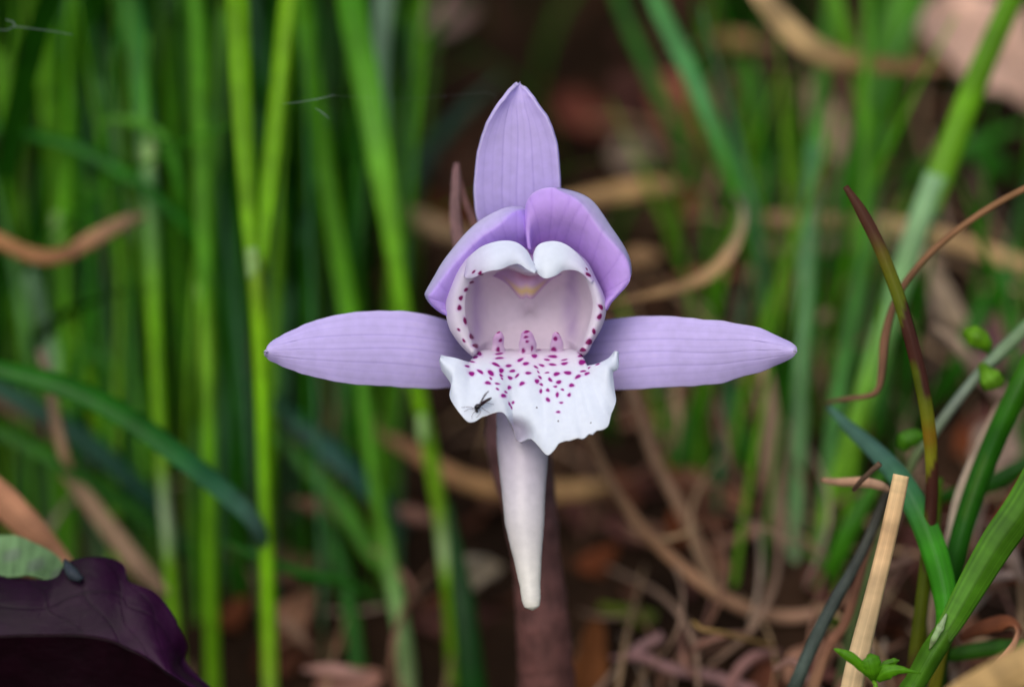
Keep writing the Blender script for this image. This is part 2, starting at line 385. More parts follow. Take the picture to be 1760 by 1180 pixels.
lip = empty('lip', (0, 0, 0)); lip.parent = orchid
lip_w = P(905, 600, 4); lip.location = Vector(lip_w - world_loc(orchid))
lip['label'] = 'white lip with crimson spots and frilled edge'
inner = [(905, 609), (860, 609), (830, 607), (815, 598), (807, 580), (800, 555), (797, 527), (800, 500), (812, 476), (835, 461), (870, 455), (912, 468), (955, 457), (990, 460), (1006, 475), (1017, 500), (1021, 525), (1017, 550), (1008, 578), (1000, 598), (982, 607), (950, 609)]
outer = [(905, 622), (858, 622), (828, 618), (810, 608), (791, 589), (773, 560), (768, 525), (772, 498), (785, 463), (808, 437), (862, 424), (913, 463), (962, 424), (1003, 446), (1023, 480), (1036, 508), (1040, 532), (1033, 560), (1017, 588), (1007, 606), (988, 618), (950, 622)]
nt_ = 640
ip = spline(inner, nt_, True); op = spline(outer, nt_, True)
cen = np.array([910, 535.]); rings = []; ds = []; kind = []
bot = sm(598, 609, ip[:, 1])                       # the floor of the cup lies under the front lobe
for f, d in ((.001, 9.2), (.25, 9.0), (.45, 8.5), (.62, 7.6), (.75, 6.2), (.85, 4.5), (.90, 3.4), (.93, 2.7), (.95, 1.9), (.965, 1.3), (.975, .85), (.985, .35), (.993, -.1), (1.0, -.6)):
    rings.append(cen + (ip - cen) * f); ds.append(np.full(nt_, d) + bot * 5.5 * f ** 6); kind.append('in')
for f in np.linspace(.04, 1, 28):
    rings.append(ip * (1 - f) + op * f); ds.append(-.6 - .9 * math.sin(f * 2.2) + 1.1 * f * f + bot * (6 + f * 1.5)); kind.append('rim')
for f, d in ((.99, 1.2), (.96, 3), (.9, 5.5), (.8, 8), (.6, 11), (.3, 12.6), (.03, 13)):
    rings.append(cen + (op - cen) * f); ds.append(np.full(nt_, d) + bot * 2); kind.append('out')
# resample ring stack smoothly
RX = np.stack([r[:, 0] for r in rings], 1); RY = np.stack([r[:, 1] for r in rings], 1); RD = np.stack(ds, 1)
isin = np.array([k == 'in' for k in kind]); isrim = np.array([k == 'rim' for k in kind])
c = np.zeros(RX.shape + (3,)); c[:] = lin((206, 192, 224))
nr_ = int(isrim.sum()); c[:, isrim] = stops([(0, (238, 230, 242)), (.35, (232, 224, 240)), (.7, (212, 200, 228)), (1, (204, 190, 224))], np.linspace(0, 1, nr_))[None]
c[:, isin] = lin((247, 234, 245))
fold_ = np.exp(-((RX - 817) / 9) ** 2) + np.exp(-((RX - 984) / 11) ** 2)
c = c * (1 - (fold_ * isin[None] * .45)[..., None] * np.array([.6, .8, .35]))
low = sm(470, 600, RY) * (isin | isrim)[None]
fl_ = (sm(560, 604, RY) * isin[None] * .9)[..., None]; c = c * (1 - fl_) + lin((240, 228, 242)) * fl_
c = c * (1 - .8 * (low * isrim[None])[..., None]) + lin((238, 228, 238)) * .8 * (low * isrim[None])[..., None]
pt = isrim.copy(); pt[8:16] = True
rim_spots = [(a_, b_, c_ * .8, d_ * .8, e_) for a_, b_, c_, d_, e_ in rim_spots]
c[:, pt] = paint_spots(RX[:, pt], RY[:, pt], c[:, pt], rim_spots, (132, 8, 92), (208, 150, 214))
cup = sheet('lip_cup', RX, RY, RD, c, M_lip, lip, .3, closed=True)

# front lobe
pairs = [((757, 612), (757, 620)), ((768, 614), (762, 636)), ((780, 616), (777, 660)), ((790, 619), (775, 681)), ((799, 622), (786, 702)), ((807, 623), (800, 721)), ((814, 616), (813, 725)),
         ((823, 606), (831, 716)), ((836, 603), (848, 710)), ((850, 602), (864, 708)), ((863, 602), (876, 726)), ((876, 602), (885, 746)), ((889, 602), (894, 760)), ((902, 602), (912, 754)), ((915, 602), (926, 766)),
         ((928, 602), (943, 781)), ((941, 602), (960, 763)), ((953, 602), (976, 758)), ((966, 602), (990, 754)), ((979, 602), (1006, 750)), ((991, 605), (1024, 743)), ((1000, 613), (1043, 734)), ((1007, 628), (1050, 711)),
         ((1015, 629), (1057, 691)), ((1025, 627), (1054, 665)), ((1036, 623), (1052, 640)), ((1048, 616), (1061, 631)), ((1058, 604), (1061, 604))]
n, nk = 380, 190
tp = spline([p[0] for p in pairs], n); bp_ = spline([p[1] for p in pairs], n)
s = np.linspace(0, 1, n); k = np.linspace(0, 1, nk)
r = np.random.default_rng(21)
ser = np.interp(s, np.linspace(0, 1, 75), r.normal(0, 1, 75)) * 1.5 * sm(.5, .65, s) * (1 - sm(.86, .95, s)) + np.interp(s, np.linspace(0, 1, 60), r.normal(0, .45, 60))
bp_[:, 1] += ser
X = tp[:, None, 0] * (1 - k) + bp_[:, None, 0] * k; Y = tp[:, None, 1] * (1 - k) + bp_[:, None, 1] * k
mid = np.exp(-((s - .5) / .3) ** 4)[:, None]
D = (1.9 * mid - 1.5 * (1 - mid)) * (1 - k[None]) ** 1.5 + 2.2 * mid * np.exp(-k / .03)[None] - 1.9 * np.sin(k * math.pi * .75)[None] - 1.6 * k[None] * mid
D = D - 2.2 * k[None] ** 2 * np.exp(-((s - .72) / .16) ** 2)[:, None] - 2.0 * k[None] ** 2 * np.exp(-((s - .2) / .09) ** 2)[:, None]
D = D + 1.3 * sm(.30, 1, k)[None] * np.exp(-((s - .405) / .055) ** 2)[:, None]
D = D + .22 * np.sin(s * 30)[:, None] * sm(.55, 1, k)[None] + .12 * np.sin(s * 63 + 1)[:, None] * sm(.7, 1, k)[None]
D = D + 1.0 * (np.exp(-(s / .06) ** 2) + np.exp(-((1 - s) / .06) ** 2))[:, None]
c = np.zeros(X.shape + (3,)); c[:] = lin((240, 246, 255))
thr = (1 - sm(0, .35, k))[None] * mid
c = c * (1 - thr[..., None]) + lin((240, 228, 242)) * thr[..., None]
fp = (1 - sm(.35, 1.05, np.hypot((X - 884) / 37, (Y - 744) / 36)))
D = D + fp * (.1 + 2.6 * np.clip((Y - 708) / 50, 0, 1)); fp = fp[..., None] * .85; c = c * (1 - fp) + lin((230, 220, 244)) * fp
ed = (np.exp(-(1 - k) / .012)[None] * (.35 + .3 * np.sin(s * 50))[:, None])[..., None]; c = c * (1 - ed * .5) + lin((236, 222, 190)) * ed * .5
c = paint_spots(X, Y, c, lobe_spots, (158, 12, 134), (224, 168, 234))
for qx, qy, rr in ((922, 701, 1.3), (960, 724, 1.5), (1016, 727, 1.2)):
    e = np.hypot(X - qx, Y - qy); c = np.where((e < rr)[..., None], lin((90, 70, 80)), c)
lobe = sheet('front_lobe', X, Y, D, c, M_lip, lip, .32)

# two white flaps that close the mouth from above
def flap(up, lo, ca, cb, spots, lean):
    n, nk = 150, 70; a = spline(up, n); b = spline(lo, n); k = np.linspace(0, 1, nk); s = np.linspace(0, 1, n)
    X = a[:, None, 0] * (1 - k) + b[:, None, 0] * k; Y = a[:, None, 1] * (1 - k) + b[:, None, 1] * k
    D = -.4 - 3.4 * np.sin(k * math.pi * .62) ** 1.0 [None] if False else -1.4 - 1.4 * np.sin(k * math.pi * .62)[None] * (.45 + .55 * np.sin(np.clip(s * 1.1, 0, 1) * math.pi))[:, None]
    D = D + lean * s[:, None] + .25 * np.sin(s * 12)[:, None] * k[None]
    c = stops([(0, ca), (.45, cb), (1, cb)], np.repeat(s if lean < 0 else 1 - s, nk)).reshape(n, nk, 3)
    c = paint_spots(X, Y, c, spots, (132, 8, 92), (208, 150, 214))
    return sheet('side_lobe', X, Y, D, c, M_lip, lip, .3)
flap([(799, 474), (806, 446), (822, 429), (840, 420), (862, 415), (885, 417), (903, 430), (914, 450), (921, 464)],
     [(801, 478), (815, 476), (828, 470), (843, 465), (860, 462), (876, 455), (892, 453), (907, 463), (919, 469)], (214, 202, 230), (238, 243, 253), rim_spots, -.6)
flap([(918, 452), (919, 436), (926, 422), (942, 416), (962, 417), (982, 428), (1000, 447), (1013, 468), (1019, 482)],
     [(920, 456), (924, 467), (932, 475), (940, 478), (954, 473), (967, 464), (987, 463), (1002, 470), (1016, 485)], (226, 216, 240), (240, 246, 253), rim_spots, .5)

def callus(px, top, w0, w1, d):
    n, nr = 44, 40; t = np.linspace(0, 1, n); y = 617 + (top - 617) * t
    prof = (w0 * (1 - t) + w1 * t) / 2 * np.sqrt(np.clip(1 - np.clip((t - .72) / .28, 0, 1) ** 2.2, 0.0005, 1)) * (1 + .06 * np.sin(t * 14 + px))
    a = np.linspace(0, 2 * math.pi, nr, endpoint=False)
    X = px + prof[None] * np.cos(a)[:, None] + 2 * np.sin(t * 3 + px)[None]; Y = np.repeat(y[None], nr, 0)
    D = d + prof[None] / PXMM * np.sin(a)[:, None] + (2.9 * (1 - t) + .7)[None]
    c = np.zeros(X.shape + (3,)); c[:] = stops([(0, (240, 228, 242)), (.45, (236, 212, 238)), (.8, (230, 190, 232)), (1, (230, 186, 230))], t)[None]
    c = paint_spots(X, Y, c, callus_spots, (150, 12, 116), (214, 150, 222))
    V = P(X, Y, D).reshape(-1, 3); F = grid_faces(nr, n, True).tolist()
    return mk('callus', V, F, M_lip, lip, c.reshape(-1, 3), np.stack([X.ravel() / 50, Y.ravel() / 50], -1))
callus(858, 569, 27, 15, -.2); callus(905, 567, 38, 21, -.4); callus(955, 570, 30, 14, -.2)

# spur
def spur_col(t, a, c):
    return c * (1 - .10 * (np.cos(a * 3 + 1) > .6)[:, None])
tube('spur', [(903, 650, 6.5), (902, 690, 6), (901, 720, 5.5), (899, 770, 5), (900, 840, 4), (902, 900, 3), (907, 960, 2.2), (911, 1005, 1.5), (913, 1030, 1.2), (914.5, 1042, 1.1), (915, 1048, 1.1)],
     [92, 96, 96, 90, 76, 68, 48, 36, 33, 26, 4], [(0, (188, 172, 200)), (.22, (196, 182, 204)), (.4, (208, 200, 208)), (.65, (226, 221, 212)), (1, (238, 234, 220))], M_spur, orchid, n=90, nr=36, flat=.8, bump=.006, seed=3)

# column with its anther, seen under the two flaps
n, nk = 90, 70; s = np.linspace(0, 1, n); k = np.linspace(0, 1, nk)
tp = spline([(812, 440), (860, 430), (905, 426), (950, 430), (990, 440)], n); bt = spline([(822, 462), (842, 470), (862, 478), (876, 488), (888, 502), (897, 511), (905, 508.5), (913, 511), (922, 502), (935, 488), (950, 475), (968, 468), (985, 462)], n)
X = tp[:, None, 0] * (1 - k) + bt[:, None, 0] * k; Y = tp[:, None, 1] * (1 - k) + bt[:, None, 1] * k
D = 5.5 - 3.4 * np.sin(s * math.pi)[:, None] * np.sin(.3 + k * 2.0)[None] + .5 * np.exp(-((X - 905) ** 2 + (Y - 476) ** 2) / 150)
c = np.zeros(X.shape + (3,)); c[:] = lin((214, 178, 220))
e = np.hypot((X - 905) / 19, (Y - 472) / 11); h = np.exp(-e ** 2)[..., None] * .85; c = c * (1 - h) + lin((204, 128, 160)) * h
h = (np.exp(-((k - .86) / .08) ** 2)[None] * np.exp(-((s - .5) / .24) ** 4)[:, None])[..., None]; c = c * (1 - h) + lin((234, 204, 150)) * h
column = sheet('column', X, Y, D, c, M_lip, orchid, .5)

# stem, ovary behind the flower and the withered bract beside the hood
def stem_col(t, a, c):
    return c * (1 + .16 * np.sin(t * 90) * np.sin(a * 2))[:, None]
tube('stem', [(886, 610, 13), (884, 680, 14), (890, 760, 15), (908, 860, 16), (922, 960, 17.5), (932, 1060, 19), (940, 1180, 22)], [60, 92, 112, 96, 84, 92, 98, 105, 110], [(0, (104, 74, 80)), (.5, (104, 68, 64)), (1, (96, 60, 54))], M_stem, orchid, root=True, n=60, nr=24, bump=.02, seed=5, colfun=stem_col)
tube('ovary', [(905, 545, 14), (900, 570, 16), (890, 610, 16), (886, 660, 14.5)], [44, 50, 56, 60], (140, 104, 120), M_stem, orchid, n=24, nr=20, bump=.01, seed=6)
tube('bract', [(785, 280, 12), (784, 300, 12), (782, 350, 12), (786, 400, 12.5), (800, 460, 13), (830, 540, 14), (870, 640, 15)], [9, 15, 18, 22, 26, 30, 34], [(0, (120, 88, 88)), (.4, (128, 98, 96)), (1, (110, 80, 78))], M_stem, orchid, n=40, nr=12, flat=.4, bump=.05, seed=7)
tube('bract', [(786, 283, 12.4), (796, 335, 12.8), (812, 375, 13), (835, 430, 13.5), (860, 520, 14), (880, 620, 15)], [5, 11, 13, 18, 24, 28], [(0, (120, 84, 80)), (1, (110, 78, 74))], M_stem, orchid, n=40, nr=12, flat=.4, bump=.05, seed=8)

# ------------------------------------------------------------------ the little fly on the lip
bi = P(824, 698, -2.6)
insect = empty('midge', bi); tag(insect, 'tiny dark midge with raised wings sitting on the frilled white lip', 'insect')
DKB = (24, 14, 18)
def lobe_d(px, py):
    q = (X_l - px) ** 2 + (Y_l - py) ** 2; return float(D_l.ravel()[np.argmin(q)])
X_l = None
nL, kL = 380, 190
co_l = np.zeros(len(lobe.data.vertices) * 3); lobe.data.vertices.foreach_get('co', co_l); co_l = co_l.reshape(-1, 3) + world_loc(lobe)
rel = (co_l - ORG) * 1000; D_l = rel @ FV; sc_ = 400 / (400 + D_l); X_l = 880 + rel @ XV * sc_ * PXMM; Y_l = 590 - rel @ UV * sc_ * PXMM
ld = lobe_d(822, 700)
tube('abdomen', [(824, 697, ld - .75), (829, 693, ld - .7), (835, 689, ld - .6), (841, 685.5, ld - .55), (845, 683, ld - .5)], [5, 6.5, 5.5, 4.6, 1.4], [(0, (60, 40, 34)), (.4, (52, 28, 34)), (1, DKB)], M_insect, insect, n=16, nr=10)
tube('thorax', [(816.5, 703, ld - .7), (818, 701, ld - .75), (821, 698.5, ld - .85), (824, 696.5, ld - .8), (826, 695, ld - .7)], [1.5, 8, 10, 8, 1.5], DKB, M_insect, insect, n=14, nr=12)
tube('head', [(819, 709, ld - .6), (819.5, 707, ld - .6), (819, 704.5, ld - .65), (818.5, 702.5, ld - .7)], [1, 5.6, 5.4, 1.5], DKB, M_insect, insect, n=10, nr=10)
ribbon('wing', [(823, 697, ld - 1.0), (828, 688, ld - 1.8), (834, 678, ld - 2.3), (840.5, 671, ld - 2.6)], [1, 2.6, 3.2, 1], (120, 110, 118), M_wing, insect, root=False, fold=.0, thick=.05, n=12, nk=4)
ribbon('wing', [(825, 696, ld - 1.0), (832, 691, ld - 1.3), (839, 687, ld - 1.4), (845, 684, ld - 1.4)], [1, 4, 4.4, 1], (60, 34, 42), M_wing, insect, root=False, fold=.0, thick=.05, n=12, nk=4)
for a_, m_, b_ in (((818, 702), (806, 699), (791, 700)), ((819, 704), (812, 712), (811, 720)), ((821, 701), (826, 708), (818, 718)), ((826, 698), (834, 705), (842, 709)), ((828, 694), (836, 692), (849, 695)), ((820, 705), (808, 702), (797, 707))):
    tube('leg', [(*a_, ld - .5), (*m_, min(ld, lobe_d(*m_)) - .7), (*b_, lobe_d(*b_) - .12)], [.9, .8, .6], (110, 92, 100), M_insect, insect, n=12, nr=6)

# ------------------------------------------------------------------ the orchid leaf: dark purple underside, green face where the edge folds over
lb = ground_down(*np.array(uvd(-60, 1180, 8)))
leaf = empty('broad_leaf', W(*lb[:3])); tag(leaf, 'broad leaf with dark purple underside and a folded green edge', 'leaf')
top = [(-120, 985), (-40, 982), (0, 990), (40, 995), (80, 997), (100, 990), (116, 968), (150, 958), (190, 960), (214, 974), (222, 999), (262, 1016), (290, 1045), (308, 1080), (319, 1108), (316, 1132), (334, 1156), (362, 1182), (420, 1235)]
midl = [(-120, 1085), (-40, 1090), (0, 1092), (30, 1091), (60, 1090), (90, 1090), (120, 1090), (150, 1092), (180, 1097), (200, 1103), (218, 1112), (240, 1122), (258, 1132), (272, 1142), (284, 1152), (296, 1160), (314, 1172), (345, 1192), (410, 1245)]
n, nk = 150, 60; a = spline(top, n); b = spline(midl, n); s = np.linspace(0, 1, n); k = np.linspace(0, 1, nk)
X = a[:, None, 0] * (1 - k) + b[:, None, 0] * k; Y = a[:, None, 1] * (1 - k) + b[:, None, 1] * k
D = 7.5 - 1.6 * k[None] * np.ones((n, 1)) + 1.4 * (1 - k[None]) ** 3 + .9 * sm(.55, .8, s)[:, None] * np.sin(k * 5)[None] + .7 * np.sin(s * 17)[:, None] * (1 - k)[None] + .35 * np.sin(s * 40 + 1)[:, None] * (1 - k)[None] ** 2
vein = np.zeros((n, nk))
for v0, sl_ in ((.52, .22), (.66, .24), (.40, .2), (.78, .16), (.26, .2)):
    vein = np.maximum(vein, np.exp(-((s[:, None] - v0 - sl_ * (k[None] - .5) - .02 * np.sin(k * 8)[None]) / .004) ** 2))
vein = np.maximum(vein, np.exp(-((k[None] - .45 - .08 * np.sin(s * 8)[:, None]) / .02) ** 2) * .8)
D = D + .07 * vein
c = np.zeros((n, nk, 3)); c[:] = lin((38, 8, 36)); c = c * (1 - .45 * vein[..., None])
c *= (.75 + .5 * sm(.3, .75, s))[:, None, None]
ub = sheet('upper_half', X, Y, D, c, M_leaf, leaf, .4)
low = [(p[0] - 10, p[1] + 150) for p in midl]
b2 = spline(low, n)
X2 = b[:, None, 0] * (1 - k) + b2[:, None, 0] * k; Y2 = b[:, None, 1] * (1 - k) + b2[:, None, 1] * k
D2 = 5.9 + 3.5 * k[None] ** .9 + .4 * np.sin(s * 13)[:, None] * k[None]
c2 = np.zeros((n, nk, 3)); c2[:] = lin((20, 3, 11))  # lower half coloured darker to stand for shade on its down-turned face
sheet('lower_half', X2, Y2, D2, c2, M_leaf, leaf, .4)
tube('midrib', [(p[0], p[1], 5.8) for p in midl], [3.5, 4, 3.5, 3, 2], (30, 8, 20), M_leaf, leaf, n=60, nr=8)
ft = [(-120, 905), (-50, 912), (0, 920), (30, 921), (60, 934), (90, 950), (106, 966), (114, 985), (116, 994)]
fb = [(-120, 985), (-50, 984), (0, 991), (25, 991), (50, 988), (75, 995), (92, 999), (108, 998), (116, 995)]
a = spline(ft, 70); b = spline(fb, 70); k = np.linspace(0, 1, 30)
X = a[:, None, 0] * (1 - k) + b[:, None, 0] * k; Y = a[:, None, 1] * (1 - k) + b[:, None, 1] * k
D = 14 - 4.6 * k[None] ** 1.2 + .4 * np.sin(np.linspace(0, 12, 70))[:, None]
c = np.zeros(X.shape + (3,)); c[:] = lin((108, 142, 96)); mot = .5 + .5 * np.sin(X / 13) * np.cos(Y / 9 + X / 31)
h = (sm(.5, .9, mot) * .55)[..., None]; c = c * (1 - h) + lin((104, 108, 104)) * h
sheet('folded_edge', X, Y, D, c, M_straw, leaf, .4)
tube('rolled_margin', [(112, 962, 8), (118, 975, 7.2), (126, 986, 6.6), (136, 992, 6.4), (142, 990, 6.6)], [6, 18, 22, 15, 5], (52, 58, 66), M_leaf, leaf, n=20, nr=14)
tube('leaf_stalk', [(-30, 1180, 9), (-45, 1230, 12)], [60, 50, 45], (80, 40, 60), M_stem, leaf, root=True, n=16, nr=14)

# ------------------------------------------------------------------ grass colours
BR = (112, 168, 26); MG = (78, 142, 34); DG = (36, 84, 30); BL = (58, 104, 84); PA = (146, 186, 112); WH = (182, 202, 160)
TAN = (182, 152, 112); STR = (214, 184, 136); BRN = (128, 92, 70); GRB = (156, 136, 120); ORG_ = (178, 112, 66)

# ---- grass shoots: stem, collar and blades
def shoot(label, stem_pts, sw, scol, collar, blades, group='grass shoots behind the flower', seed=0):
    sw = [x * .64 for x in sw]
    q = rooted(stem_pts); base = W(*q[-1])
    e = empty('grass_shoot', base); tag(e, label, 'grass', group)
    ribbon('sheath', stem_pts, sw, scol, M_grass, e, root=True, fold=.55, thick=1.4, n=40, seed=seed)
    if collar:
        x, y, d, w = collar; w *= .64
        tube('collar', [(x - 2, y - w, d - .1), (x, y, d - .3), (x + 1, y + w, d - .1)], [w * .7, w * .9, w * .8], (150, 184, 112), M_grass, e, n=10, nr=12, flat=.5)
    for i, (pts, w, col, tw) in enumerate(blades):
        ribbon('blade', pts, [x * .70 for x in w], col, M_grass, e, root=False, fold=.3, twist=tw, n=40, seed=seed + i + 3)
    return e

shoot('yellow-green grass shoot forking at a pale collar beside the sepal tip', [(436, 440, 32), (446, 560, 32.5), (452, 700, 33), (456, 850, 33.5), (460, 1000, 34), (464, 1180, 36)], [46, 44, 42, 42, 44, 46, 40],
      [(0, (150, 186, 92)), (.12, (128, 176, 40)), (.35, BR), (.6, (122, 176, 36)), (.72, (150, 186, 90)), (.8, BR), (1, (140, 176, 90))], (434, 452, 31.5, 40),
      [([(370, -420, 24), (392, -160, 27), (408, 0, 30), (416, 180, 31), (426, 340, 31.5), (436, 470, 32)], [10, 46, 60, 52, 42, 34], [(0, MG), (.3, BR), (1, (120, 172, 46))], [.5, .2, .1]),
       ([(560, -400, 30), (520, -180, 32), (494, 0, 33), (478, 160, 33), (462, 310, 33), (446, 470, 32.5)], [8, 40, 46, 46, 44, 30], [(0, MG), (.3, (120, 170, 28)), (1, BR)], [-.6, -.3, -.1])], seed=10)
shoot('straight mid-green grass shoot rooted between two thinner pale shoots', [(352, 470, 42), (356, 620, 42.5), (360, 800, 42.5), (362, 1000, 43), (366, 1180, 44)], [44, 46, 44, 42, 46, 44],
      [(0, MG), (.15, (120, 170, 70)), (.3, (98, 158, 34)), (.6, BR), (.8, (140, 180, 80)), (1, (130, 160, 84))], (350, 500, 42, 40),
      [([(300, -400, 38), (326, -140, 40), (340, 40, 41), (346, 220, 42), (350, 400, 42), (354, 560, 42)], [8, 40, 46, 46, 46, 40], [(0, DG), (.3, MG), (.7, (80, 140, 36)), (1, MG)], [.4, .1, 0]),
       ([(470, -300, 52), (420, -100, 50), (386, 80, 48), (366, 280, 46), (356, 480, 44)], [8, 34, 40, 38, 30], [(0, MG), (1, (80, 140, 40))], [-.4, 0])], seed=20)
shoot('slender shoot with a whitish collar and a bluish-green blade', [(252, 230, 50), (260, 400, 49), (266, 560, 48), (276, 760, 46), (290, 950, 46), (298, 1060, 46)], [40, 42, 38, 34, 32, 36, 36],
      [(0, (132, 176, 118)), (.18, (112, 164, 84)), (.3, BR), (.45, (118, 170, 46)), (.52, WH), (.6, BR), (.85, (140, 184, 84)), (1, (150, 176, 110))], (256, 262, 49, 44),
      [([(150, -360, 44), (196, -120, 48), (226, 30, 50), (242, 150, 50), (252, 280, 50)], [8, 50, 64, 52, 40], [(0, DG), (.3, (66, 132, 66)), (.8, (74, 144, 70)), (1, (132, 180, 110))], [.5, .2, 0])], seed=30)
shoot('leaning pale green shoot passing just behind the hood petal', [(676, 420, 46), (694, 540, 46), (716, 660, 46), (738, 770, 47), (756, 880, 48), (768, 980, 49)], [48, 42, 40, 40, 38, 34, 34],
      [(0, (110, 168, 60)), (.25, BR), (.55, (130, 178, 60)), (.66, (176, 200, 140)), (.75, BR), (1, (120, 160, 70))], (726, 735, 45, 36),
      [([(540, -380, 40), (578, -150, 43), (606, 20, 45), (634, 160, 46), (656, 290, 46), (682, 450, 46)], [10, 60, 70, 68, 60, 42], [(0, MG), (.35, (84, 158, 52)), (.7, (106, 170, 78)), (1, (110, 168, 50))], [.4, .1, 0]),
       ([(690, -300, 62), (672, -120, 60), (658, 20, 58), (652, 170, 56), (664, 330, 52), (684, 460, 48)], [8, 40, 46, 44, 38, 30], [(0, (120, 150, 124)), (.6, (132, 164, 130)), (1, MG)], [-.2, 0])], seed=40)
shoot('green shoot whose pale foot shows below the sepal', [(620, 600, 50), (630, 720, 50), (646, 840, 50), (668, 960, 50), (690, 1080, 46)], [40, 40, 40, 44, 46, 40],
      [(0, (84, 148, 60)), (.4, (90, 150, 60)), (.6, (124, 164, 96)), (.8, (150, 178, 120)), (1, (146, 160, 110))], None,
      [([(470, -350, 46), (500, -130, 48), (524, 40, 50), (548, 220, 51), (576, 400, 51), (604, 560, 51), (622, 640, 50)], [8, 40, 48, 46, 46, 44, 36], [(0, MG), (.4, (86, 150, 30)), (1, (90, 154, 40))], [.3, 0])], seed=50)
shoot('yellowish green shoot fanning into two blades beside the drooping straw', [(108, 380, 58), (116, 480, 58), (132, 580, 58), (152, 660, 57)], [40, 36, 36, 34, 30],
      [(0, (98, 152, 50)), (.4, BR), (1, (120, 160, 70))], (100, 390, 57, 36),
      [([(40, -300, 54), (62, -100, 56), (76, 60, 58), (88, 220, 58), (102, 390, 58)], [8, 42, 48, 46, 36], [(0, MG), (.4, (86, 142, 26)), (1, (98, 154, 34))], [.3, 0]),
       ([(200, -250, 60), (166, -60, 60), (140, 90, 59), (122, 240, 58), (112, 400, 58)], [8, 40, 46, 42, 30], [(0, DG), (1, (56, 116, 34))], [-.4, 0])], seed=60)
shoot('pale grey-green shoot standing where the dry stems bend', [(1400, 250, 60), (1388, 420, 57), (1380, 580, 54), (1374, 740, 51), (1368, 900, 48), (1364, 1000, 47)], [44, 46, 42, 42, 42, 40, 36],
      [(0, (88, 148, 88)), (.3, (120, 168, 112)), (.6, (110, 156, 96)), (.85, (158, 178, 132)), (1, (166, 152, 126))], None,
      [([(1440, -200, 70), (1428, 0, 66), (1414, 140, 63), (1400, 280, 60)], [8, 34, 42, 40], [(0, MG), (1, (80, 140, 70))], [.2, 0])], seed=70)
shoot('broad light green shoot with a frosted whitish middle, leaning over the straw', [(1610, 300, 40), (1578, 390, 41), (1545, 490, 42), (1508, 610, 43), (1470, 740, 44), (1430, 860, 46), (1400, 950, 48), (1380, 1010, 48)], [62, 66, 64, 62, 58, 50, 44, 36],
      [(0, (150, 190, 140)), (.15, (150, 188, 134)), (.3, (124, 170, 104)), (.5, (116, 172, 74)), (.75, (120, 172, 70)), (.9, (150, 168, 110)), (1, (160, 140, 110))], None,
      [([(1900, -420, 34), (1810, -180, 36), (1738, 0, 38), (1690, 110, 39), (1650, 210, 40), (1612, 312, 40), (1590, 370, 40.5)], [14, 50, 56, 60, 62, 66, 56], [(0, MG), (.3, (96, 150, 40)), (.75, (108, 162, 46)), (.95, (128, 176, 90)), (1, (150, 190, 130))], [.3, .1, 0])], seed=80)
shoot('mid-green shoot rising between the pale shoot and the broad frosted one', [(1482, 440, 50), (1462, 560, 49), (1440, 690, 48), (1422, 820, 47), (1408, 950, 47)], [36, 42, 44, 42, 38, 34],
      [(0, (70, 128, 60)), (.5, (86, 148, 80)), (.85, (120, 158, 90)), (1, (150, 140, 110))], None,
      [([(1500, -260, 60), (1494, -60, 57), (1490, 120, 54), (1488, 300, 52), (1482, 470, 50)], [6, 22, 26, 30, 30], [(0, MG), (.6, (76, 132, 30)), (1, (64, 126, 46))], [.2, 0])], seed=90)

# ---- single blades
def blade(name, label, cat, pts, w, col, mat=M_grass, root=True, group=None, **k):
    if np.mean([p[2] for p in pts]) > 30: w = [x * .76 for x in w]        # widths were read off with the blur's spread
    o = ribbon(name, pts, w, col, mat, None, root, **k); tag(o, label, cat, group); return o
def stalk(name, label, cat, pts, w, col, mat=M_straw, root=False, group=None, **k):
    if np.mean([p[2] for p in pts]) > 30: w = [x * .8 for x in w]
    o = tube(name, pts, w, col, mat, None, root, **k); tag(o, label, cat, group); return o

G1 = 'green grass blades around the flower'
blade('grass_leaf', 'dark green blade arching low over the shoots towards the purple leaf', 'grass', [(-180, 590, 26), (0, 634, 26), (110, 664, 26), (210, 712, 26), (310, 784, 26), (390, 848, 27), (440, 900, 30), (470, 960, 36)], [20, 36, 44, 46, 44, 44, 36, 20], [(0, (44, 112, 34)), (.4, (36, 104, 30)), (.65, (40, 98, 58)), (.85, (84, 118, 104)), (1, DG)], group=G1, root=False, twist=[.4, .5, .7, .9], seed=101)  # blue-grey stop near the end is a painted sheen
blade('grass_leaf', 'second dark blade slanting below the low arching one', 'grass', [(-160, 690, 44), (0, 742, 44), (110, 800, 44), (220, 870, 46), (330, 960, 48)], [24, 40, 44, 38, 14], [(0, (60, 124, 40)), (1, (26, 66, 30))], group=G1, root=False, twist=.6, seed=102)
blade('grass_leaf', 'bluish dark blade crossing below the sepal towards the orchid stem', 'grass', [(420, 640, 60), (500, 716, 56), (580, 786, 54), (650, 856, 54), (700, 920, 56)], [10, 44, 56, 46, 8], [(0, DG), (.4, (40, 84, 70)), (1, (40, 86, 74))], group=G1, root=False, twist=.5, seed=103)
blade('grass_leaf', 'lighter green blade lying beneath the bluish dark one', 'grass', [(470, 740, 60), (530, 800, 58), (590, 872, 56), (640, 950, 55), (690, 1010, 54)], [10, 40, 46, 40, 8], [(0, (74, 130, 70)), (.5, (66, 128, 50)), (1, MG)], group=G1, root=False, twist=.3, seed=104)
blade('grass_leaf', 'thin green blade drooping across the foot of the forked shoot', 'grass', [(380, 930, 40), (450, 958, 38), (520, 985, 40), (600, 1002, 44), (660, 1040, 48)], [6, 20, 24, 20, 6], (48, 112, 48), group=G1, root=False, seed=105)
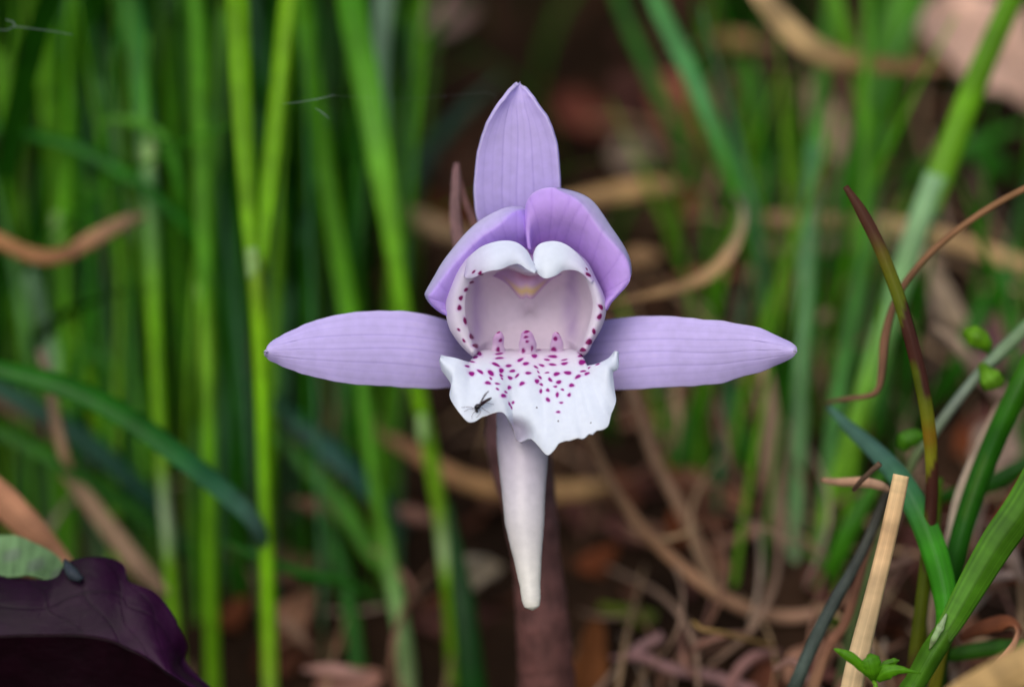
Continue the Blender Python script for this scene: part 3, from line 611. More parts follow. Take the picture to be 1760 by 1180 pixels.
blade('grass_leaf', 'dark curved blade dipping across the upper shoots', 'grass', [(-60, 200, 50), (20, 226, 50), (110, 246, 48), (190, 284, 47), (260, 332, 46), (330, 400, 47), (380, 470, 50)], [14, 26, 30, 32, 30, 24, 6], (34, 104, 26), group=G1, root=False, twist=.4, seed=106)
blade('grass_leaf', 'short pale blade hooking over the whitish collar', 'grass', [(165, 216, 47), (200, 205, 46), (250, 216, 46), (285, 246, 46), (310, 320, 47), (330, 420, 50)], [6, 18, 24, 26, 26, 12], [(0, (84, 140, 60)), (1, (46, 116, 36))], group=G1, root=False, seed=107)
blade('grass_leaf', 'greyish green blade leaning behind the hooked short one', 'grass', [(120, 40, 66), (160, 120, 64), (190, 200, 62), (212, 290, 60), (236, 420, 58)], [14, 34, 38, 36, 20], (110, 144, 86), group=G1, root=False, seed=108)
blade('grass_leaf', 'narrow blade slanting through the dark gap above the drooping straw', 'grass', [(110, 270, 62), (150, 320, 60), (190, 360, 60), (240, 410, 62)], [10, 30, 30, 10], (72, 124, 56), group=G1, root=False, seed=109)
blade('grass_leaf', 'pale bluish blade rooted under the drooping straw', 'grass', [(40, 440, 60), (58, 500, 59), (78, 570, 58), (104, 650, 57)], [26, 36, 34, 24], [(0, (110, 152, 110)), (1, (120, 156, 104))], group=G1, seed=110)
blade('grass_leaf', 'yellow-green blade beside the shoot that fans into two', 'grass', [(-30, -200, 60), (-6, 0, 60), (10, 160, 60), (22, 320, 60), (40, 480, 60), (70, 640, 62)], [10, 36, 42, 40, 36, 24], [(0, MG), (.4, (92, 142, 24)), (1, MG)], group=G1, seed=111)
blade('grass_leaf', 'bluish-green blade slanting down to the curl of straw', 'grass', [(1040, -260, 62), (1096, -90, 60), (1136, 20, 58), (1180, 110, 56), (1222, 206, 54), (1256, 290, 54), (1286, 380, 56), (1318, 500, 60), (1340, 590, 62)], [12, 36, 40, 40, 38, 36, 30, 28, 24], [(0, (70, 134, 66)), (.35, (78, 146, 84)), (.6, (70, 140, 50)), (.75, (44, 112, 34)), (1, DG)], group=G1, twist=[.2, .2, .5, .9], seed=112)
blade('grass_leaf', 'dark green blade beside the bluish slanting one', 'grass', [(1000, -200, 76), (1060, -10, 74), (1110, 110, 72), (1160, 220, 70), (1200, 330, 70)], [12, 30, 34, 32, 16], (40, 98, 24), group=G1, root=False, seed=113)
blade('grass_leaf', 'wide green blade standing before the pinkish dead leaves', 'grass', [(1620, -260, 80), (1570, -60, 78), (1535, 80, 76), (1508, 180, 76), (1488, 300, 78)], [30, 84, 92, 80, 40], [(0, MG), (1, (78, 140, 54))], group=G1, seed=114)
blade('grass_leaf', 'bright thin blade above the bent tan straw', 'grass', [(1400, -160, 56), (1424, -40, 56), (1450, 50, 56), (1474, 150, 58), (1482, 240, 60)], [16, 40, 36, 24, 10], (96, 156, 48), group=G1, root=False, seed=115)
blade('grass_leaf', 'faint olive blade standing against the bare dark soil', 'grass', [(770, -200, 90), (752, 0, 88), (738, 130, 86), (726, 260, 84), (712, 420, 82)], [8, 24, 26, 24, 20], (62, 96, 26), group=G1, seed=116)
blade('grass_leaf', 'dim bluish blade leaning behind the upright sepal', 'grass', [(860, 130, 84), (800, 190, 84), (740, 260, 82), (700, 340, 80), (680, 430, 78)], [6, 30, 40, 38, 20], (44, 78, 58), group=G1, root=False, seed=117)
blade('grass_leaf', 'dark teal blade sloping between the low arching blades', 'grass', [(-60, 640, 52), (40, 690, 52), (150, 760, 52), (250, 850, 53), (320, 940, 56)], [20, 50, 54, 44, 10], (34, 74, 54), group=G1, root=False, twist=.4, seed=131)
blade('grass_leaf', 'short green blade crossing above the low arching blade', 'grass', [(60, 580, 58), (140, 604, 57), (220, 640, 57), (290, 690, 60)], [10, 32, 34, 10], (48, 112, 36), group=G1, root=False, seed=132)
blade('grass_leaf', 'dark broad blade standing beside the foot of the orchid stem', 'grass', [(770, 860, 44), (786, 960, 42), (800, 1060, 40), (812, 1180, 40)], [10, 50, 66, 60], (18, 64, 24), group=G1, seed=133)
blade('grass_leaf', 'bright narrow blade rooted by the dark broad blade', 'grass', [(792, 1010, 56), (796, 1080, 54), (800, 1180, 52)], [8, 30, 32], (96, 156, 40), group=G1, seed=134)
blade('grass_leaf', 'dark green blade between the forked shoot and the pale-footed shoot', 'grass', [(540, 830, 58), (574, 930, 55), (600, 1040, 52), (618, 1180, 50)], [8, 34, 36, 34], (36, 100, 30), group=G1, seed=135)
blade('grass_leaf', 'broad dim blade hidden behind the tan falling stalk', 'grass', [(1130, 640, 70), (1170, 730, 68), (1230, 830, 66), (1300, 910, 66)], [20, 70, 76, 20], (36, 92, 34), group=G1, root=False, seed=136)
blade('grass_leaf', 'yellowish flat blade lying on the litter behind the pinkish twigs', 'grass', [(1030, 1040, 50), (1100, 1060, 48), (1180, 1082, 48), (1270, 1096, 50)], [16, 44, 46, 14], (96, 112, 40), group=G1, root=False, seed=137)
# near blades in focus on the right bank
def blotch(t, k, c):
    b = sm(-.1, .35, np.sin(t * 23 + .6) + .5 * np.sin(t * 51 + k * 1.3) + .45 * k - .1)[:, None]
    c = c * (1 - b) + lin((74, 40, 30)) * b
    o = np.exp(-((t - .46) / .018) ** 2)[:, None] * .6; c = c * (1 - o) + lin((150, 92, 40)) * o
    tp = (1 - sm(.10, .2, t))[:, None]; return c * (1 - tp) + lin((84, 50, 34)) * tp
def torn(t, k, c): return c
blade('withered_grass_leaf', 'broken brown and green blotched grass blade with a torn tip', 'grass', [(1453, 320, 3), (1480, 362, 3), (1512, 425, 3), (1541, 500, 3), (1562, 570, 3), (1580, 640, 3.5), (1594, 715, 4), (1601, 790, 5), (1601, 860, 6), (1594, 950, 7), (1584, 1040, 8), (1574, 1120, 9), (1566, 1190, 10)],
      [10, 20, 23, 24, 23, 23, 22, 22, 23, 24, 24, 24, 24], [(0, (110, 90, 40)), (.3, (86, 104, 34)), (.5, (120, 120, 44)), (.62, (84, 100, 34)), (1, (96, 92, 36))], M_grass, colfun=blotch, fold=.5, n=80, nk=9, seed=120, rag=.05)
blade('grass_leaf', 'fresh green blade arching behind the cut straw, blue-grey at its tip', 'grass', [(1424, 698, 18), (1462, 736, 15), (1508, 778, 12), (1548, 824, 9), (1584, 890, 7), (1610, 960, 5.5), (1624, 1020, 4.5), (1626, 1064, 3.5), (1614, 1100, 3), (1590, 1150, 3.5), (1570, 1190, 4)], [10, 26, 36, 44, 46, 42, 34, 22, 16, 16, 14],
      [(0, (84, 124, 104)), (.18, (84, 126, 108)), (.32, (62, 130, 66)), (.42, (58, 142, 40)), (.7, (64, 148, 36)), (1, (84, 150, 50))], group=G1, fold=.45, n=60, nk=9, twist=[.3, .1, -.2, -.5, -.2], seed=121)
sh = empty('grass_shoot', W(*rooted([(1600, 1120, 1), (1566, 1190, 2)])[-1])); tag(sh, 'broad light green ribbed blade with a pale torn collar, in sharp focus', 'grass', 'grass shoots behind the flower')
ribbon('blade', [(1900, 560, -4), (1830, 720, -2), (1770, 850, -.5), (1716, 930, .3), (1674, 1000, .8), (1640, 1060, 1), (1618, 1096, 1.2)], [20, 56, 66, 62, 54, 44, 36], [(0, (66, 118, 40)), (.4, (82, 134, 52)), (.8, (78, 130, 50)), (1, (96, 140, 70))], M_grass, sh, root=False, fold=.4, n=60, nk=13, twist=[.2, .1], seed=122,
       colfun=lambda t, k, c: c * (1 + .16 * np.sin(k * 17) - .25 * np.exp(-(k / .08) ** 2))[:, None])
ribbon('sheath', [(1640, 1052, 2), (1622, 1088, 2), (1600, 1124, 2), (1574, 1170, 2.5), (1552, 1210, 3)], [20, 40, 42, 38, 36, 34, 30], [(0, (100, 142, 66)), (.3, (78, 128, 50)), (1, (88, 138, 56))], M_grass, sh, root=True, fold=.8, thick=1.2, n=40, seed=123)
ribbon('collar', [(1627, 1054, .3), (1617, 1076, -.4), (1606, 1096, -.4), (1597, 1116, .4)], [3, 13, 11, 2], [(0, (168, 186, 140)), (.6, (150, 176, 124)), (1, (150, 160, 110))], M_grass, sh, root=False, fold=.4, n=16, rag=.1, seed=124)
blade('grass_leaf', 'dark green folded blade behind the ribbed blade and the whitish strap', 'grass', [(1860, 470, 10), (1790, 590, 11), (1740, 690, 11), (1700, 780, 12), (1668, 866, 12), (1644, 950, 12), (1630, 1030, 13), (1618, 1120, 14)], [12, 36, 38, 38, 36, 32, 26, 20], [(0, MG), (.3, (40, 104, 28)), (.6, (30, 88, 26)), (1, DG)], group=G1, fold=.6, n=50, seed=125,
      colfun=lambda t, k, c: c * (1 - .0 * t)[:, None] + (np.exp(-((k + .2) / .15) ** 2) * (np.sin(t * 19) > .2))[:, None] * np.array([.05, .03, .0]))
blade('olive_grass_leaf', 'olive half-dead blade standing straight behind the cut straw', 'grass', [(1612, 820, 16), (1604, 900, 16), (1594, 1000, 16), (1584, 1090, 16), (1578, 1190, 17)], [18, 26, 30, 28, 26], [(0, (70, 110, 36)), (.5, (112, 118, 44)), (1, (120, 104, 52))], group=G1, fold=.5, seed=126)
blade('grass_leaf', 'short green blade half hidden by the dark stem and cut straw', 'grass', [(1530, 790, 34), (1494, 850, 34), (1460, 910, 34), (1428, 980, 36), (1400, 1010, 40)], [10, 34, 46, 40, 16], (62, 128, 34), group=G1, root=False, seed=127)
blade('grass_leaf', 'dark green blade crossing behind the whitish dry strap', 'grass', [(1800, 780, 22), (1740, 812, 22), (1690, 836, 22), (1620, 856, 24), (1560, 900, 28)], [20, 30, 28, 20, 8], (36, 92, 28), group=G1, root=False, seed=128)
blade('grass_leaf', 'green blade lying flat below the brown curled leaf', 'grass', [(1780, 1110, 14), (1720, 1112, 14), (1650, 1122, 14), (1600, 1136, 16)], [22, 28, 26, 10], (60, 112, 44), group=G1, root=False, seed=129)
blade('grass_leaf', 'yellowish blade rooted beside the ribbed blade', 'grass', [(1634, 1060, 10), (1622, 1110, 10), (1608, 1170, 10.5)], [12, 22, 24], (132, 128, 52), group=G1, seed=130)
for i, (x0, y0, x1, y1, w, dd) in enumerate(((1700, 500, 1620, 700, 40, 60), (1760, 420, 1690, 560, 50, 66), (1530, 600, 1500, 800, 34, 56), (1300, 470, 1340, 700, 30, 62), (1250, 640, 1300, 860, 44, 60), (1180, 690, 1160, 860, 60, 64), (1000, 640, 1060, 760, 40, 64), (1770, 210, 1500, 330, 36, 84), (1640, 250, 1760, 310, 50, 90), (1330, 250, 1290, 460, 34, 80), (1290, 100, 1330, 300, 40, 84))):
    blade('grass_leaf', 'blurred dark green blade low among the dead leaves', 'grass', [(x0, y0, dd - 3), ((x0 * 2 + x1) / 3, (y0 * 2 + y1) / 3 - 6, dd - 4), ((x0 + 2 * x1) / 3, (y0 + 2 * y1) / 3 - 3, dd - 4), (x1, y1, dd)], [8, w, w, 14], [(0, (52, 122, 42)), (1, (40, 100, 36))], root=False, group='blurred dark blades low among the dead leaves', seed=140 + i)

rb = random.Random(31)
def ground_at_px(px, py):
    # where the sight line through the pixel meets the bank
    a = (590 - py) / PXMM / 400; d = 80.0
    for _ in range(8):
        g0 = float(bank((px - 880) / PXMM * (400 + d) / 400)); d = (a * 400 + g0) / (1 - a)
    return uvd(px, py, d)
for i in range(160):
    right = i >= 105
    x = rb.uniform(1150, 1800) if right else rb.uniform(-60, 690)
    y0 = rb.uniform(-100, 520) if right else rb.uniform(-420, 260); y1 = y0 + rb.uniform(280, 560) if right else rb.uniform(560, 1080)
    dd = min(rb.uniform(50, 95), ground_at_px(x, y1)[2])
    lx = rb.uniform(-190, 190) if right else rb.uniform(-130, 130); w = rb.uniform(9, 24)
    cn, cc = rb.choice([('deep green', (46, 116, 22)), ('mid-green', (64, 136, 28)), ('dark green', (34, 98, 24)), ('bright green', (88, 152, 36)), ('grey-green', (92, 142, 80)), ('yellow-green', (108, 160, 60)), ('dull bluish green', (70, 118, 76))])
    ci = ('leaning' if abs(lx) > 60 else 'upright') + (' narrow ' if w < 17 else ' wide ') + cn
    blade('grass_leaf', 'blurred ' + ci + (' blade behind the tan straws' if right else ' blade standing behind the bright shoots'), 'grass',
          [(x + lx, y0, dd - 10), (x + lx * .55, y0 * .6 + y1 * .4, dd - 5), (x + lx * .2, y0 * .25 + y1 * .75, dd - 1), (x, y1, dd)], [4, w, w * .9, w * .7], [(0, cc), (.7, cc), (1, (120, 140, 90) if i % 3 == 0 else tuple(.8 * q for q in cc))], group='blurred green blades behind the shoots' if not right else 'blurred green blades behind the tan straws', twist=rb.uniform(-.6, .6), seed=500 + i, n=20, nk=5)
for i in range(190):
    left = i >= 152
    x0, y0 = (rb.uniform(-40, 800), rb.uniform(300, 1150)) if left else (rb.uniform(980, 1800), rb.uniform(60, 1150))
    ln = rb.uniform(90, 330); an = rb.choice([rb.uniform(-.5, .5), rb.uniform(.6, 2.4), rb.uniform(1.1, 1.9)]); bow = rb.uniform(-.25, .25) * ln
    x1, y1 = x0 + ln * math.cos(an), y0 + ln * math.sin(an)
    if 560 < x1 < 1100 and y1 < 520: continue
    lift = rb.uniform(3, 26); pts = []
    for f in (0, .33, .66, 1):
        xx = x0 + (x1 - x0) * f - math.sin(an) * bow * 4 * f * (1 - f); yy = y0 + (y1 - y0) * f + math.cos(an) * bow * 4 * f * (1 - f)
        pts.append((xx, yy, max(24, ground_at_px(xx, min(yy, 1300))[2] - lift * (1 - abs(f - .5)))))
    w = rb.uniform(6, 15); cn, cc = rb.choice([('tan', (176, 146, 112)), ('drab', (156, 128, 108)), ('pale buff', (190, 160, 122)), ('brown', (140, 104, 84)), ('greyish', (170, 150, 132)), ('pinkish brown', (150, 110, 96))])
    cn = cn + (' level' if abs(math.sin(an)) < .5 else ' steep') + (' short' if ln < 200 else ' long')
    blade('straw', cn + (' thin dead straw among the green shoots' if left else ' thin dry straw tangled over the litter'), 'straw', pts, [w * .5, w, w, w * .4], cc, M_straw, False, 'thin straws among the shoots' if left else 'thin straws tangled over the litter', twist=rb.uniform(-.8, .8), seed=700 + i, n=18, nk=5)

# ---- dry straw
G2 = 'dry straw around the flower'
blade('straw', 'pale cut straw standing upright in sharp focus', 'straw', [(1549, 816, -.5), (1540, 860, -.5), (1522, 940, -.4), (1500, 1030, -.2), (1480, 1110, 0), (1462, 1190, .3)], [27, 29, 32, 36, 38, 42], [(0, (216, 184, 134)), (.25, (204, 166, 120)), (.5, (214, 184, 138)), (1, (198, 170, 130))], M_cut, True, G2, fold=.25, n=60, nk=9, thick=.7, rag=.02, seed=150,
      colfun=lambda t, k, c: c * (1 + .08 * np.sin(k * 9 + 1))[:, None])
stalk('dry_stalk', 'thin brown wiry stalk bent sharply behind the blotched blade', 'straw', [(1880, 268, 7), (1770, 320, 7), (1690, 364, 8), (1610, 424, 8.5), (1560, 480, 9), (1536, 525, 9.5), (1521, 580, 10), (1515, 640, 10.5), (1509, 668, 11), (1492, 680, 12), (1450, 686, 15), (1420, 692, 18)], [10, 12, 12, 12, 12, 13, 16, 14, 11, 9, 9, 5], [(0, (160, 118, 78)), (.5, (132, 96, 72)), (1, (140, 104, 84))], group=G2, n=70, nr=10, seed=151)
stalk('dark_stem', 'dark grey-green rotting stem leaning beside the cut straw', 'stem', [(1530, 832, 12), (1512, 876, 11), (1490, 930, 10), (1462, 985, 9), (1430, 1040, 8), (1400, 1100, 8), (1374, 1160, 8), (1362, 1200, 9)], [11, 16, 19, 22, 23, 25, 27, 28], [(0, (62, 56, 44)), (.4, (58, 66, 60)), (.6, (66, 78, 70)), (1, (40, 48, 36))], M_stem, True, n=50, nr=14, bump=.03, seed=152)
blade('dry_fragment', 'small pale dry leaf scrap bridging to the dark stem', 'straw', [(1412, 824, 11), (1440, 828, 10), (1480, 828, 8.5), (1512, 834, 8), (1528, 842, 8.5)], [8, 14, 18, 16, 8], [(0, (170, 134, 108)), (1, (188, 150, 122))], M_straw, False, G2, fold=.5, seed=153)
stalk('twig_stub', 'short dark twig stub slanting across the dry leaf scrap', 'twig', [(1466, 842, 6), (1480, 826, 5), (1497, 810, 4.4), (1513, 796, 4)], [7, 9, 10, 11], [(0, (70, 50, 36)), (1, (104, 82, 62))], M_stem, n=20, nr=10, bump=.04, seed=154)
blade('straw', 'whitish dry strap beside the dark folded blade', 'straw', [(1716, 690, 15), (1694, 740, 14.5), (1668, 800, 14), (1646, 860, 14), (1634, 920, 14), (1620, 980, 14.5), (1606, 1040, 15), (1602, 1090, 16)], [8, 16, 18, 18, 20, 18, 22, 16], [(0, (150, 128, 110)), (.4, (190, 176, 156)), (.7, (176, 150, 126)), (1, (200, 190, 180))], M_straw, True, G2, fold=.3, n=50, seed=155)
blade('dry_curl', 'tan straw curling round in a hook behind the hood petal', 'straw', [(1040, 524, 34), (1080, 515, 36), (1130, 504, 38), (1180, 490, 40), (1222, 468, 41), (1252, 436, 42), (1272, 396, 43), (1276, 364, 46), (1268, 340, 52), (1252, 326, 60)], [5, 10, 18, 27, 33, 35, 28, 22, 15, 5], [(0, (180, 140, 96)), (.5, (200, 164, 116)), (.75, (160, 142, 122)), (1, (96, 92, 86))], M_straw, False, G2, fold=.35, n=60, twist=[0, .2, .6, 1.0, .8], seed=156)
blade('straw', 'tan straw bent over before the pinkish dead leaf', 'straw', [(1240, -110, 46), (1306, -14, 48), (1346, 38, 50), (1392, 80, 52), (1440, 102, 54), (1500, 110, 58), (1570, 116, 62), (1640, 118, 66)], [30, 54, 58, 58, 56, 42, 34, 20], [(0, STR), (.5, (200, 168, 116)), (.7, (166, 126, 84)), (1, BRN)], M_straw, False, G2, seed=157, twist=[.2, .1, .6])
blade('straw', 'horizontal tan straw crossing behind the broad frosted shoot', 'straw', [(1270, 372, 66), (1350, 378, 66), (1430, 380, 66), (1520, 386, 64), (1600, 402, 62), (1680, 428, 62), (1770, 462, 62), (1860, 500, 64)], [20, 36, 38, 38, 38, 38, 36, 30], [(0, (170, 134, 104)), (.5, (186, 152, 114)), (.7, (206, 170, 118)), (1, TAN)], M_straw, False, G2, seed=158)
blade('straw', 'greyish straw running just under the horizontal tan one', 'straw', [(1280, 424, 70), (1380, 424, 70), (1480, 416, 70), (1560, 424, 70), (1640, 450, 72)], [16, 34, 36, 32, 14], [(0, (166, 140, 122)), (1, (176, 146, 120))], M_straw, False, G2, seed=159)
blade('straw', 'short pale straw slanting down behind the creeping stem', 'straw', [(1572, 420, 62), (1596, 460, 61), (1622, 506, 60), (1646, 552, 60), (1662, 590, 62)], [24, 40, 44, 42, 20], [(0, (176, 152, 124)), (1, (186, 166, 140))], M_straw, False, G2, seed=160)
blade('straw', 'wide tan straw lying behind the upright sepal', 'straw', [(960, 346, 66), (1020, 338, 67), (1070, 330, 68), (1120, 322, 69), (1160, 320, 70), (1190, 326, 72)], [18, 40, 48, 46, 34, 10], [(0, (180, 144, 100)), (.5, (190, 154, 104)), (1, BRN)], M_straw, False, G2, seed=161)
blade('straw', 'tan straw lying crosswise behind the orchid stem', 'straw', [(640, 740, 62), (710, 776, 62), (780, 818, 62), (850, 838, 62), (930, 844, 62), (1000, 842, 62), (1050, 836, 64)], [20, 36, 40, 42, 44, 42, 20], [(0, (150, 110, 84)), (.5, (186, 144, 96)), (1, (200, 162, 110))], M_straw, False, G2, seed=162)
blade('straw', 'tan straw end showing beside the withered bract', 'straw', [(680, 356, 70), (720, 376, 70), (770, 398, 70), (830, 420, 72)], [20, 46, 46, 20], (178, 148, 112), M_straw, False, G2, seed=163)
stalk('dry_stalk', 'long arched tan stalk sweeping from below the lip over the litter', 'straw', [(990, 690, 33), (1016, 754, 34), (1054, 836, 35), (1108, 912, 36), (1170, 972, 37), (1240, 1024, 37), (1310, 1054, 38), (1380, 1058, 38), (1440, 1036, 38), (1500, 1000, 40)], [14, 18, 22, 24, 26, 28, 30, 28, 22, 14], [(0, (156, 122, 92)), (.4, (168, 128, 96)), (.8, (160, 126, 104)), (1, BRN)], group=G2, n=60, seed=164, flat=.6)
stalk('dry_stalk', 'tan stalk falling straight from below the sepal into the litter', 'straw', [(1070, 630, 40), (1092, 690, 40), (1122, 780, 41), (1164, 862, 42), (1202, 940, 43), (1226, 1004, 44), (1246, 1080, 45)], [16, 20, 24, 28, 30, 26, 22], [(0, (160, 130, 104)), (.5, (172, 136, 108)), (.8, (150, 124, 100)), (1, (110, 84, 70))], group=G2, root=True, n=50, seed=165, flat=.6)
blade('straw', 'beige upright straw beside the pale grey-green shoot', 'straw', [(1312, 620, 48), (1326, 700, 48), (1334, 780, 48), (1338, 880, 48), (1346, 960, 48), (1356, 1030, 47)], [26, 30, 30, 30, 30, 30], [(0, (160, 136, 108)), (1, (170, 148, 124))], M_straw, True, G2, seed=166)
blade('straw', 'pinkish dry leaf lying low behind the arched stalk', 'straw', [(1200, 950, 46), (1250, 930, 46), (1310, 906, 47), (1380, 880, 50)], [10, 22, 26, 14], [(0, (150, 110, 90)), (1, (176, 130, 110))], M_straw, False, G2, seed=167)
blade('straw', 'brown straw sagging between the green shoots', 'straw', [(-80, 370, 41), (0, 414, 41), (60, 440, 41), (110, 438, 41), (160, 410, 42), (210, 384, 44), (250, 370, 48)], [24, 34, 36, 34, 38, 34, 14], [(0, (170, 124, 80)), (.5, (156, 110, 76)), (1, (176, 146, 116))], M_straw, False, G2, seed=168)
stalk('dry_stalk', 'thin brown stalk hanging below the sagging straw', 'straw', [(70, 600, 40), (86, 660, 40), (96, 720, 40), (110, 780, 40), (124, 806, 41)], [20, 26, 24, 26, 10], [(0, (120, 104, 92)), (1, (170, 136, 100))], group=G2, seed=169)
blade('straw', 'orange-brown strap lying behind the purple leaf', 'straw', [(-60, 800, 24), (0, 856, 24), (50, 906, 24), (90, 950, 25), (140, 1010, 26)], [40, 56, 52, 44, 24], [(0, (176, 124, 92)), (1, (186, 136, 104))], M_straw, False, G2, seed=170)
blade('straw', 'greyish tan strap slanting into the foot of the slender shoot', 'straw', [(110, 810, 44), (150, 858, 44), (200, 924, 44), (246, 980, 44), (286, 1020, 45)], [26, 40, 46, 46, 20], [(0, (150, 124, 96)), (1, (170, 140, 116))], M_straw, False, G2, seed=171)
blade('straw', 'dull brown strip under the second dark blade', 'straw', [(-40, 680, 56), (30, 706, 56), (90, 744, 56), (130, 780, 58)], [20, 36, 34, 10], (130, 100, 82), M_straw, False, G2, seed=172)
blade('straw', 'dark brown strip hanging under the torn collar blade', 'straw', [(1800, 780, 20), (1760, 830, 20), (1720, 890, 20), (1690, 950, 22)], [18, 24, 22, 10], (140, 78, 52), M_straw, False, G2, seed=173)
blade('dry_curl', 'brown dead blade curling up beside the ribbed blade', 'straw', [(1650, 1096, 12), (1690, 1078, 11), (1726, 1070, 10), (1746, 1080, 8), (1744, 1104, 6), (1722, 1140, 4), (1690, 1180, 2), (1660, 1230, 2)], [12, 26, 30, 26, 24, 30, 34, 26], [(0, (110, 62, 40)), (.4, (140, 84, 56)), (.6, (190, 140, 108)), (1, (186, 140, 104))], M_straw, False, G2, twist=[0, .3, 1.2, .6, .2], n=50, seed=174)
blade('straw', 'blurred tan straw close in front of the ribbed blade', 'straw', [(1600, 1230, -26), (1660, 1196, -26), (1730, 1160, -26), (1800, 1124, -26), (1900, 1080, -26)], [40, 62, 70, 70, 60], [(0, (206, 170, 110)), (1, (214, 178, 120))], M_straw, False, G2, seed=175)
blade('straw', 'brown straw leaning beside the dark rotting stem', 'straw', [(1496, 930, 14), (1476, 1000, 13), (1452, 1070, 12.5), (1424, 1110, 12), (1398, 1180, 12)], [8, 16, 18, 22, 24], [(0, (120, 80, 60)), (.5, (150, 104, 80)), (1, (196, 158, 120))], M_straw, True, G2, seed=176)
stalk('dry_stalk', 'fine pale tendril lying above the pinkish twigs', 'straw', [(1190, 1066, 22), (1206, 1080, 22), (1240, 1086, 23), (1280, 1096, 26), (1330, 1110, 30)], [5, 8, 8, 8, 6], (160, 130, 80), group=G2, n=24, nr=8, seed=177)
for i, (x0, y0, x1, y1, w, dd, cc) in enumerate(((1300, 660, 1330, 940, 24, 52, (170, 140, 116)), (1600, 560, 1690, 640, 26, 40, (150, 130, 110)), (1640, 600, 1760, 720, 44, 42, (150, 124, 110)), (1200, 70, 1330, 80, 40, 90, (150, 118, 76)), (1060, 450, 1140, 440, 44, 66, (150, 118, 84)), (1150, 480, 1300, 470, 30, 70, (130, 84, 60)), (1300, 500, 1420, 480, 30, 70, (130, 86, 60)), (1380, 560, 1440, 540, 28, 60, (150, 120, 104)), (560, 720, 640, 690, 26, 64, (120, 90, 70)), (500, 860, 600, 900, 36, 58, (110, 80, 64)), (470, 1060, 540, 1120, 30, 48, (140, 110, 90)), (520, 1150, 640, 1165, 30, 40, (170, 130, 120)), (660, 880, 760, 900, 36, 60, (130, 96, 84)), (760, 980, 840, 960, 30, 52, (150, 140, 120)), (1340, 800, 1400, 640, 26, 56, (160, 140, 116)), (1700, 900, 1760, 1000, 30, 24, (150, 130, 120)), (1640, 1010, 1760, 985, 20, 24, (150, 130, 122)), (1480, 1000, 1570, 960, 14, 24, (140, 110, 96)), (1560, 940, 1500, 1060, 12, 26, (130, 100, 84)))):
    blade('straw', 'blurred dead straw scrap lying in the litter', 'straw', [(x0, y0, dd), ((2 * x0 + x1) / 3 + 4, (2 * y0 + y1) / 3 - 5, dd - 1), ((x0 + 2 * x1) / 3, (y0 + 2 * y1) / 3 - 4, dd - 1), (x1, y1, dd)], [8, w, w * .9, 8], cc, M_straw, False, 'dead straw scraps in the litter', seed=180 + i)

# ---- pinkish twigs in the litter, and small plants
stalk('twig', 'pinkish brown forked twig lying in the litter below the arched stalk', 'twig', [(1050, 1130, 34), (1100, 1128, 32), (1160, 1150, 30), (1230, 1164, 30), (1300, 1190, 30)], [10, 22, 26, 30, 30], (136, 100, 98), M_stem, n=30, nr=12, bump=.08, seed=201)
stalk('twig', 'short pinkish twig tilted up from the litter', 'twig', [(1072, 1134, 34), (1100, 1112, 33), (1140, 1092, 33)], [14, 22, 24], (148, 112, 110), M_stem, n=20, nr=12, bump=.08, seed=202)
stalk('twig', 'curled pinkish twig beside the foot of the beige straw', 'twig', [(1250, 1190, 30), (1270, 1150, 29), (1300, 1126, 30), (1340, 1120, 33)], [18, 26, 24, 12], (150, 108, 102), M_stem, n=24, nr=12, bump=.08, seed=203)
stalk('twig', 'knobbly brown twig end leaning on the dark rotting stem', 'twig', [(1330, 1150, 18), (1364, 1136, 17), (1392, 1170, 16), (1420, 1200, 16)], [10, 16, 18, 18], (130, 96, 84), M_stem, n=24, nr=12, bump=.08, seed=204)

vine = empty('creeping_stem', W(*rooted([(1610, 740, 16), (1560, 830, 18)])[-1])); tag(vine, 'grey-green creeping stem carrying two small round leaves', 'plant')
tube('stem', [(1880, 440, 14), (1766, 560, 14.5), (1720, 604, 15), (1692, 632, 15), (1664, 664, 15), (1630, 708, 15.5), (1600, 750, 16), (1566, 800, 17)], [20, 24, 24, 20, 18, 18, 18, 16, 16, 16], [(0, (120, 150, 100)), (.3, (134, 158, 126)), (.5, (136, 148, 132)), (.8, (112, 130, 80)), (1, (80, 100, 60))], M_grass, vine, root=True, n=50, nr=12, seed=210)
def leaflet(parent, pts, w, col, seed, name='leaflet', fold=.2):
    return ribbon(name, pts, w, col, M_grass, parent, root=False, fold=fold, n=20, nk=9, thick=.2, seed=seed, rag=.1)
leaflet(vine, [(1700, 606, 14.5), (1694, 592, 13.5), (1680, 580, 13), (1664, 574, 13.5), (1656, 574, 14)], [8, 28, 38, 30, 12], (100, 150, 44), 211, fold=.5)
leaflet(vine, [(1688, 626, 14.5), (1696, 640, 13), (1704, 652, 12.6), (1710, 662, 13), (1712, 668, 13)], [16, 30, 38, 36, 18], (100, 148, 56), 212, fold=.45)
leaflet(vine, [(1594, 752, 16), (1578, 750, 15.5), (1560, 756, 15.5), (1552, 772, 16)], [8, 26, 34, 16], (70, 124, 40), 213, fold=.5)

